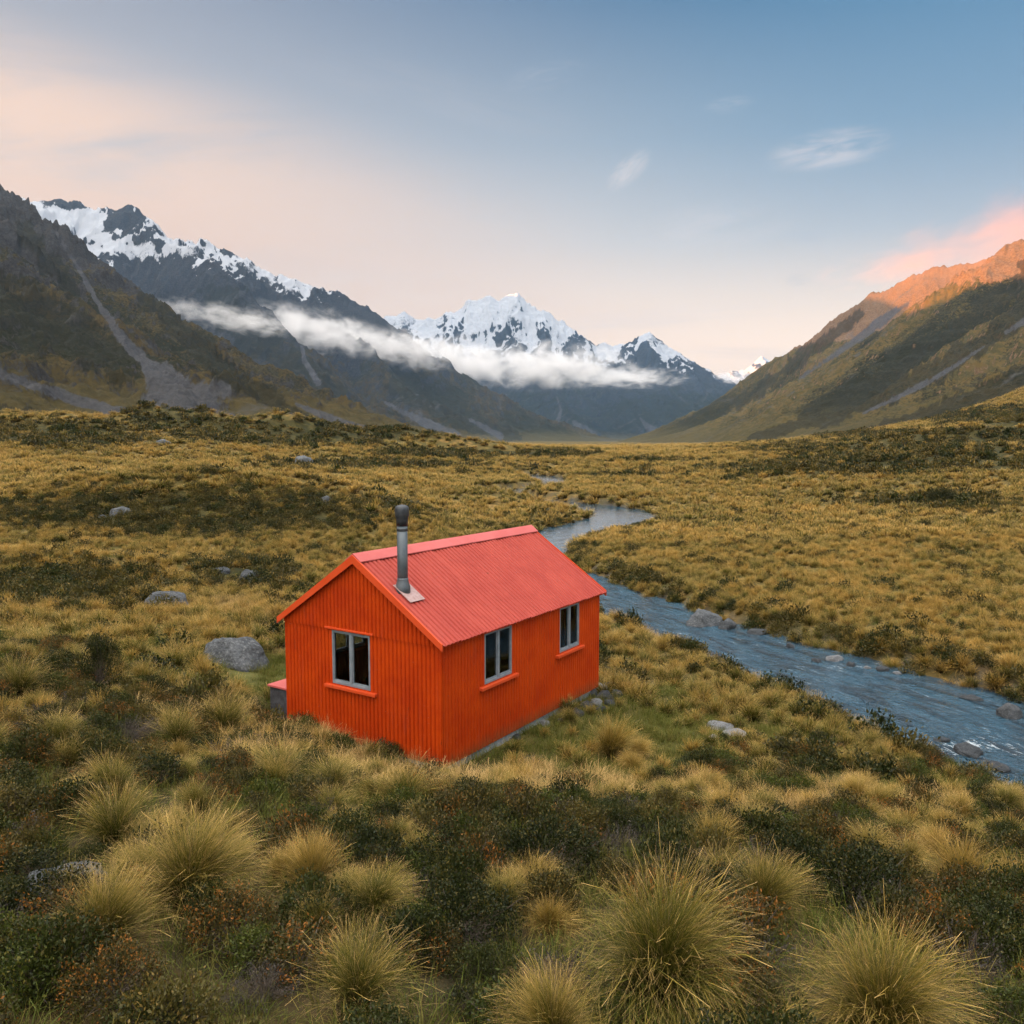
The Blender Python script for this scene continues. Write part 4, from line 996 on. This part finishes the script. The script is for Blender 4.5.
def mat_leaf(name, c0, c1, c2, f2=.12):
    m, t = material(name)
    r = t.attr('r'); cc = t.attr('c'); orr = t.node('ShaderNodeObjectInfo').outputs['Random']
    f = t.math('ADD', t.math('MULTIPLY', r, .4), t.math('ADD', t.math('MULTIPLY', cc, .4), t.math('MULTIPLY', orr, .4)))
    c = t.mix(t.maprange(f, .25, .95), c0, c1)
    c = t.mix(t.maprange(t.math('ADD', cc, t.math('MULTIPLY', r, .2)), 1.1 - f2, 1.15 - f2), c, c2)
    leafy(t, c, .25, .55)
    return m
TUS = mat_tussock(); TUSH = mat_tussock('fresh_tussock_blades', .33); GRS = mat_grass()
LEAFD = mat_leaf('dark_heath_leaf', (.009, .014, .002), (.032, .039, .006), (.085, .070, .014))
LEAFO = mat_leaf('olive_heath_leaf', (.028, .026, .006), (.085, .070, .014), (.17, .115, .028))
LEAFB = mat_leaf('bright_heath_leaf', (.022, .032, .004), (.066, .080, .010), (.13, .115, .02))
LEAFR = mat_leaf('rusty_heath_leaf', (.034, .031, .008), (.078, .058, .012), (.24, .095, .016), .17)
LEAFG = mat_leaf('grey_heath_leaf', (.034, .031, .028), (.070, .062, .055), (.11, .095, .075))
TWIG = mat_simple('brown_twigs', (.055, .040, .030), (.12, .095, .075), .9, 20)

def protos(name, items):
    """source plants in a collection that is not part of the scene"""
    c = bpy.data.collections.new(name)
    for i, (me, mats) in enumerate(items):
        if mats is not None:
            me.materials.clear()
            for q in mats: me.materials.append(q)
        ob = bpy.data.objects.new(f'{name}_form.{i:03d}', me); c.objects.link(ob)
    return c
def scatter(name, col, P, rot, scl, idx, label, cat):
    me = bpy.data.meshes.new(name); me.vertices.add(len(P)); me.vertices.foreach_set('co', np.asarray(P, np.float32).ravel())
    for nm, ty, a in (('rot', 'FLOAT_VECTOR', rot), ('scl', 'FLOAT_VECTOR', scl), ('idx', 'INT', idx)):
        at = me.attributes.new(nm, ty, 'POINT')
        at.data.foreach_set('value' if ty == 'INT' else 'vector', np.asarray(a, np.int32 if ty == 'INT' else np.float32).ravel())
    o = link(name, me); tag(o, label, cat, None, 'stuff')
    ng = bpy.data.node_groups.new(name + '_scatter', 'GeometryNodeTree')
    ng.interface.new_socket('Geometry', in_out='INPUT', socket_type='NodeSocketGeometry'); ng.interface.new_socket('Geometry', in_out='OUTPUT', socket_type='NodeSocketGeometry')
    t = NT(ng)
    gi = t.node('NodeGroupInput'); go = t.node('NodeGroupOutput')
    ci = t.node('GeometryNodeCollectionInfo', {'Collection': col, 'Separate Children': True, 'Reset Children': True})
    def na(nm, ty):
        nd = t.node('GeometryNodeInputNamedAttribute', data_type=ty); nd.inputs[0].default_value = nm; return nd.outputs[0]
    e2r = t.node('FunctionNodeEulerToRotation', {0: na('rot', 'FLOAT_VECTOR')})
    ip = t.node('GeometryNodeInstanceOnPoints', {'Points': gi.outputs[0], 'Instance': ci.outputs[0], 'Pick Instance': True, 'Instance Index': na('idx', 'INT'), 'Rotation': e2r.outputs[0], 'Scale': na('scl', 'FLOAT_VECTOR')})
    t.l.new(ip.outputs[0], go.inputs[0])
    md = o.modifiers.new('scatter', 'NODES'); md.node_group = ng
    return o

# hero meshes
HERO = [tussock_mesh('tussock', 11, 5200, .86, .12, 1.2, 1.65, .0021, 6, 240), tussock_mesh('tussock', 12, 4400, .82, .12, 1.05, 1.35, .0021, 6, 160),
        tussock_mesh('tussock', 13, 3200, .86, .10, .74, 1.0, .0021, 6, 150, .15), tussock_mesh('tussock', 14, 2200, .88, .10, .62, 1.3, .0019, 6, 300, -.2)]
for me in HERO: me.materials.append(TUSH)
def tussock(px, py, wpx, k, label, hs=1.0, group=None):
    p = hit(px, py); wid = wpx * p[1] / FPX
    s = wid / [1.34, 1.25, 1.10, 1.10][k]
    o = link('tussock', HERO[k]); o.location = p; o.scale = (s, s, s * hs); o.rotation_euler = (0, 0, px * .37)
    tag(o, label, 'tussock', group or 'large grass tussocks around the hut'); OBST.append((p[0], p[1], wid * .30))
    return o
for a in [(660, 1010, 200, 0, 'largest tussock, round with drooping straw plumes, in front of the hut corner', 1.38),
          (880, 1050, 200, 0, 'wide bushy tussock cut by the bottom edge, right of the largest one', 1.2),
          (552, 1046, 125, 1, 'green gold tussock cut by the bottom edge, left of the largest one'),
          (190, 902, 150, 1, 'broad straw tipped tussock near the flat rock, largest on the left'),
          (105, 946, 105, 2, 'tall leaning tussock in front of the flat grey rock'),
          (374, 922, 98, 0, 'dense round tussock with pale tips below the gable window'),
          (312, 890, 78, 2, 'tussock standing between the broad straw tipped one and the dense round one'),
          (116, 852, 92, 3, 'wispy pale tussock behind the broad straw tipped one'),
          (112, 803, 78, 1, 'green tussock on the bank, in front of a grey twiggy bush'),
          (57, 752, 68, 1, 'green gold tussock below the upright dark bush'),
          (20, 700, 60, 3, 'pale wispy tussock at the left edge, highest on the knoll'),
          (178, 752, 60, 3, 'pale tussock right of the upright dark bush'),
          (226, 738, 62, 3, 'pale flattened tussock on the path towards the storage box'),
          (280, 786, 82, 2, 'straw tussock in front of the gable wall, first from the left', .72),
          (332, 795, 72, 3, 'straw tussock in front of the gable window, second from the left', .72),
          (405, 810, 84, 2, 'straw tussock before the hut front corner', .72),
          (366, 850, 48, 1, 'small round green tussock above the dense round one'),
          (358, 1015, 120, 3, 'loose wispy tussock with long seed stalks at the bottom edge'),
          (503, 915, 62, 3, 'thin pale tussock among dark shrubs, below the hut corner'),
          (763, 915, 92, 2, 'green tussock behind the wide bushy one'),
          (750, 842, 66, 1, 'gold tussock in the straw band right of the rusty shrub'),
          (725, 822, 50, 3, 'small straw tussock in the band of pale grass'),
          (857, 806, 52, 1, 'round green tussock on the slope above the stream'),
          (962, 896, 84, 2, 'gold tussock near the right edge, in front of dark shrubs'),
          (1014, 898, 76, 1, 'tussock cut by the right edge'),
          (871, 754, 34, 2, 'upright tussock on the very edge of the near bank'),
          (1006, 812, 48, 1, 'tussock close to the bank at the right edge'),
          (570, 725, 26, 1, 'small green tussock against the side wall foundation'),
          (637, 642, 14, 1, 'small tussock on the tip of the near bank'),
          (610, 760, 60, 2, 'low dark green tussock on the lawn off the side wall')]:
    tussock(*a)

# hero shrubs: a foliage mesh with a stem child
SH = [shrub_mesh('shrub', 21, .42, .42, 300, 26, .0125, 90, .035), shrub_mesh('shrub', 22, .40, .36, 260, 26, .0125, 80, .038), shrub_mesh('shrub', 23, .36, .62, 220, 24, .013, 110, .035, 1.2), shrub_mesh('shrub', 24, .42, .34, 90, 16, .010, 260, .03, 0, .0028)]
def shrub(px, py, wpx, k, mat, label, hs=1.0):
    p = hit(px, py); wid = wpx * p[1] / FPX; s = wid / .9
    me = SH[k][0].copy(); me.materials.clear(); me.materials.append(mat)
    o = link('shrub', me); o.location = p; o.scale = (s, s, s * hs); o.rotation_euler = (0, 0, px * .21)
    tag(o, label, 'shrub', 'shrubs in the foreground heath'); st = link('stem', SH[k][1], TWIG, o); OBST.append((p[0], p[1], wid * .33))
for a in [(100, 692, 46, 2, LEAFD, 'upright dark bush standing on the knoll, left', 1.8),
          (548, 868, 110, 0, LEAFD, 'dark green dense shrub in front of the hut corner'),
          (580, 850, 56, 1, LEAFR, 'rusty orange shrub beside the dark green dense one'),
          (690, 905, 90, 0, LEAFD, 'dark green shrub behind the largest tussock'),
          (850, 905, 120, 0, LEAFD, 'broad dark green shrub on the right, behind the wide bushy tussock'),
          (950, 880, 60, 3, LEAFG, 'grey twiggy bush in the right of the heath'),
          (460, 940, 120, 0, LEAFD, 'large dark shrub between the dense round and the largest tussock'),
          (230, 940, 110, 1, LEAFR, 'red and green low shrub below the broad straw tipped tussock'),
          (330, 920, 60, 1, LEAFO, 'olive shrub left of the dense round tussock'),
          (130, 742, 64, 3, LEAFG, 'grey bare twiggy bush left of the pale tussocks'),
          (240, 790, 50, 1, LEAFO, 'small olive shrub between straw tussocks'),
          (10, 910, 60, 2, LEAFD, 'dark upright shrub at the left edge beside the flat rock', .8),
          (725, 1020, 90, 1, LEAFB, 'bright green low shrub right of the largest tussock, bottom edge'),
          (980, 960, 110, 0, LEAFD, 'dark shrub at the right edge'),
          (110, 1000, 120, 1, LEAFR, 'rusty low shrub at the bottom left'),
          (265, 1000, 90, 3, LEAFG, 'dry grey bush at the bottom, left of the wispy tussock'),
          (620, 830, 60, 1, LEAFD, 'low dark shrub under the straw band'),
          (335, 742, 26, 1, LEAFD, 'small dark green bush at the foot of the gable wall', .8),
          (292, 728, 22, 1, LEAFD, 'tiny green bush beside the storage box', .7),
          (941, 506, 30, 0, LEAFD, 'tallest dark bush in the patch across the stream', 1.3),
          (781, 507, 14, 0, LEAFD, 'lone dark bush on the golden flat across the stream', 1.2)]:
    shrub(*a)
OB = np.array(OBST)

NEAR_T = [(HERO[i], None) for i in range(4)]
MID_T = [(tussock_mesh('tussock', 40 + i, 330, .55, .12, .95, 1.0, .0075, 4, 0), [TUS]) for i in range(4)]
FAR_T = [(tussock_mesh('tussock', 50 + i, 110, .60, .22, 1.0, 1.0, .026, 3, 0), [TUS]) for i in range(4)]
TCOL = protos('tussock_source', NEAR_T + MID_T + FAR_T)
NS = [(join_mesh('heath', *shrub_mesh('heath', 61 + i, .30, .33, 150, 22, .0125, 60, .032, .3), m, TWIG), None) for i, m in enumerate([LEAFD, LEAFO, LEAFR, LEAFD, LEAFB])] + [(join_mesh('heath', *shrub_mesh('heath', 71, .30, .22, 50, 14, .010, 180, .03, 0, .0026), LEAFG, TWIG), None)]
MS = [(shrub_mesh('heath', 81 + i, .40, .34, 50, 12, .036, 0, .06)[0], [m]) for i, m in enumerate([LEAFO, LEAFD, LEAFO, LEAFO, LEAFO, LEAFD])]
FS = [(shrub_mesh('heath', 91 + i, .60, .42, 26, 8, .10, 0, .10)[0], [m]) for i, m in enumerate([LEAFO, LEAFD, LEAFO])]
SCOL = protos('heath_source', NS + MS + FS)
GP = [(tussock_mesh('grass', 101 + i, 60, .17, .10, 1.0, .9, .0022, 4, 0), [GRS]) for i in range(4)] + [(tussock_mesh('grass', 111 + i, 46, .20, .16, 1.0, .9, .0055, 3, 0), [GRS]) for i in range(3)]
STR = mat_straw()
GP += [(tussock_mesh('grass', 121 + i, 150, .46, .16, .75, 1.1, .0024, 5, 12, .2), [STR]) for i in range(3)]
GCOL = protos('grass_source', GP)

def sample(n, Y0, Y1, power=1.0, umax=.78):
    q = rng.uniform(0, 1, n)
    if power == -1: Y = Y0 * (Y1 / Y0) ** q
    else: Y = (Y0 ** (power + 1) + q * (Y1 ** (power + 1) - Y0 ** (power + 1))) ** (1 / (power + 1))
    X = rng.uniform(-umax, umax, n) * (Y + 1.5)
    return X, Y
def settle(X, Y, clear=1.0, bank=.15, hutm=.12):
    lx, ly = hut_local(X, Y)
    ok = ~((np.abs(lx) < HW / 2 + hutm) & (np.abs(ly) < HL / 2 + hutm))
    d, hw, s, sd = river_dist(X, Y)
    wob = fbm(X / 3.0, Y / 3.0, 3, 41) * .55 + fbm(X / .9, Y / .9, 2, 43) * .18
    ok &= (d - hw + wob) > bank
    for x, y, r in OB: ok &= (X - x) ** 2 + (Y - y) ** 2 > (r * clear) ** 2
    X, Y = X[ok], Y[ok]
    Z = ground(X, Y); dk, sg = masks(X, Y, Z)
    return X, Y, Z, dk, sg
class Bag:
    def __init__(s): s.P = []; s.R = []; s.S = []; s.I = []
    def put(s, X, Y, Z, sc, i0, n, hs=None, tilt=.16):
        k = len(X); s.P.append(np.stack([X, Y, Z - .015 * sc], 1))
        s.R.append(np.stack([rng.normal(0, tilt, k), rng.normal(0, tilt, k), rng.uniform(0, 2 * pi, k)], 1))
        hs = np.ones(k) if hs is None else hs
        s.S.append(np.stack([sc, sc, sc * hs], 1)); s.I.append(i0 + rng.integers(0, n, k) if not isinstance(n, np.ndarray) else i0 + rng.choice(n, k))
    def cat(s): return [np.concatenate(a) for a in (s.P, s.R, s.S, s.I)]
bt, bs, bg = Bag(), Bag(), Bag()
U = lambda a, b, k: rng.uniform(a, b, k)
# tussocks
X, Y, Z, dk, sg = settle(*sample(500, 6.2, 17), 1.15)
k = U(0, 1, len(X)) < .62 * np.clip(1 - 1.0 * dk, .05, 1) * (1 - .93 * sg); k &= ~((np.hypot(X - HC[0], Y - HC[1]) < 4.6) & (U(0, 1, len(X)) < .4))
bt.put(X[k], Y[k], Z[k], U(.30, .62, k.sum()), 0, 4, U(.8, 1.1, k.sum()))
X, Y, Z, dk, sg = settle(*sample(17000, 12, 62), 1.05, -.2)
k = U(0, 1, len(X)) < np.clip(1.05 - .85 * dk, .05, 1) * (1 - .92 * sg)
bt.put(X[k], Y[k], Z[k], U(.45, 1.05, k.sum()) * (1 - .25 * (Y[k] < 18)), 4, 4, U(.8, 1.15, k.sum()))
X, Y, Z, dk, sg = settle(*sample(56000, 55, 800, -.4), 1.0, -.1)
k = U(0, 1, len(X)) < np.clip(1.05 - .95 * dk, .06, 1)
bt.put(X[k], Y[k], Z[k], U(.7, 1.3, k.sum()) * (.75 + Y[k] / 130), 8, 4, U(.55, .95, k.sum()))
# heath shrubs
X, Y, Z, dk, sg = settle(*sample(3600, 3.7, 18), .95)
k = U(0, 1, len(X)) < np.clip(.26 + .8 * dk - .5 * sg, 0, 1)
bs.put(X[k], Y[k], Z[k], U(.55, 1.25, k.sum()), 0, 6, U(.7, 1.25, k.sum()))
X, Y, Z, dk, sg = settle(*sample(23000, 15, 75), 1.0, -.05)
d_, h_, s_, q_ = river_dist(X, Y); fr_ = (d_ - h_ < 1.1) & (d_ - h_ > -.4)
k = U(0, 1, len(X)) < np.clip(.05 + .95 * dk - .5 * sg + .55 * fr_, 0, 1)
bs.put(X[k], Y[k], Z[k], U(.5, 1.3, k.sum()), 6, 6, U(.7, 1.3, k.sum()))
X, Y, Z, dk, sg = settle(*sample(42000, 60, 900, -.3), 1.0, .4)
k = U(0, 1, len(X)) < np.clip(1.15 * dk - .05, 0, 1)
bs.put(X[k], Y[k], Z[k], U(.6, 1.3, k.sum()) * (.8 + Y[k] / 160), 12, 3, U(.6, 1.2, k.sum()))
# short grass everywhere close by
X, Y, Z, dk, sg = settle(*sample(21000, 3.7, 22), .7, .05, .03)
k = U(0, 1, len(X)) < np.clip(.55 + .45 * sg - .25 * dk, 0, 1)
bg.put(X[k], Y[k], Z[k], U(.7, 2.3, k.sum()), 0, 4)
X, Y, Z, dk, sg = settle(*sample(26000, 14, 60), .8, .05, .03)
k = U(0, 1, len(X)) < np.clip(.5 + .5 * sg - .3 * dk, 0, 1)
bg.put(X[k], Y[k], Z[k], U(.7, 1.7, k.sum()), 4, 3)
X, Y, Z, dk, sg = settle(*sample(9000, 7, 34), .8, .05, .03)
qx, qy = proj(X, Y, Z); k = U(0, 1, len(X)) < blob(qx, qy, STRAW) * (1 + .8 * fbm(X / 1.3, Y / 1.3, 3, 59)) * .95
bg.put(X[k], Y[k], Z[k], U(.55, 1.15, k.sum()), 7, 3)
scatter('tussock_grass', TCOL, *bt.cat(), 'golden tussock grass covering the valley floor', 'tussock grass')
scatter('heath', SCOL, *bs.cat(), 'low dark heath shrubs growing between the tussocks', 'heath')
scatter('short_grass', GCOL, *bg.cat(), 'short green and straw grass between the plants', 'grass')
print('SCATTER', [len(np.concatenate(b.I)) for b in (bt, bs, bg)])
# ------------------------------------------------------------------ air: haze and low cloud
def box_mesh(name, lo, hi):
    mb = MB(); mb.box(lo, hi)
    me = bpy.data.meshes.new(name); me.from_pydata(mb.v, [], mb.f); me.update(); return me
hm, t = material('valley_haze')
pv = t.node('ShaderNodeVolumePrincipled', {'Color': (.34, .62, .98, 1), 'Density': 3.0e-5, 'Anisotropy': .6})
t.l.new(pv.outputs[0], t.out.inputs['Volume'])
o = link('haze', box_mesh('haze', (-16000, -3200, -62), (16000, 23000, 1960)), hm); tag(o, 'thin blue morning haze filling the valley', 'haze', None, 'stuff')

def mat_cloud(name, dens, seed, color, scale=(3., 3., 3.), lo=.42, hi=.75, soft=.40):
    m, t = material(name)
    oc = t.node('ShaderNodeTexCoord').outputs['Object']
    r = t.node('ShaderNodeVectorMath', {0: oc}, operation='LENGTH').outputs['Value']
    n = t.noise(t.mapping(oc, scale, loc=(seed * 3.7, seed * 1.3, seed * .7)), 1.0, 5, .58, .5)
    f = t.math('ADD', n, t.math('MULTIPLY', t.math('SUBTRACT', .60, r), soft))
    d = t.math('MULTIPLY', t.maprange(f, lo, hi), t.math('MULTIPLY', dens, t.maprange(r, 1.0, .72)))
    pv = t.node('ShaderNodeVolumePrincipled', {'Color': (*color, 1), 'Density': d, 'Anisotropy': .0})
    t.l.new(pv.outputs[0], t.out.inputs['Volume'])
    m.cycles.volume_step_rate = .5 if hasattr(m.cycles, 'volume_step_rate') else 1
    return m
import bmesh
def cloud(px, py, Y, wx, wy, dep, tilt, label, dens, color, seed, scale=(5.5, 3., 2.2), name='low_cloud', lo=.44, hi=.84, yaw=0.):
    p = unproj(px, py, Y)
    bm = bmesh.new(); bmesh.ops.create_icosphere(bm, subdivisions=3, radius=1.0); me = bpy.data.meshes.new(name); bm.to_mesh(me); bm.free()
    o = link(name, me, mat_cloud('cloud_vapour', dens, seed, color, scale, lo, hi))
    o.location = p; o.scale = (wx * Y / FPX, dep, wy * Y / FPX); o.rotation_euler = (0, radians(tilt), yaw)
    tag(o, label, 'cloud', None, 'stuff')
def onB(px, py): return hit(px, py, 2200, 7000, lambda a, b: B.height(a, b))[1]
FOG = (.97, .96, .96)
for i, (px, py, wx, wy, dep, tilt, off, dn, lab) in enumerate([
        (188, 309, 46, 13, 220, 8, -150, .005, 'thin scrap of mist at the left end of the fog bank'),
        (245, 320, 84, 17, 320, 6, -330, .007, 'thin fog strip lying across the dark mountain flank'),
        (312, 330, 100, 28, 340, 10, -300, .011, 'white fog bank hanging on the shoulder of the dark mountain'),
        (392, 347, 112, 25, 320, 9, -150, .0115, 'long white fog bank below the crest of the dark mountain')]):
    cloud(px, py, onB(px, py) + off, wx, wy, dep, tilt, lab, dn, FOG, i + 1)
for i, (px, py, Y, wx, wy, dep, tilt, dn, lab) in enumerate([
        (468, 362, 5600, 110, 30, 420, 6, .011, 'fog bank drifting out over the valley end'),
        (548, 366, 6300, 105, 31, 460, 0, .010, 'white fog bank in front of the snow peaks'),
        (622, 377, 6900, 85, 14, 400, 1, .010, 'flat thin fog layer below the right snow peak'),
        (722, 380, 9000, 50, 10, 420, -3, .010, 'small fog patch in the gap at the valley end')]):
    cloud(px, py, Y, wx, wy, dep, tilt, lab, dn, FOG, i + 7)
for i, (px, py, Y, wx, wy, dep, tilt, dn, lab) in enumerate([
        (990, 238, 2150, 165, 50, 300, -19, .0011, 'pink lit cloud hanging over the sunlit ridge top'),
        (902, 264, 2250, 105, 23, 240, -8, .0011, 'thin pink tail of the cloud over the ridge')]):
    cloud(px, py, Y, wx, wy, dep, tilt, lab, dn, (.95, .46, .21), i + 17, (3.0, 2., 1.8))  # orange of the low sun put into the vapour colour
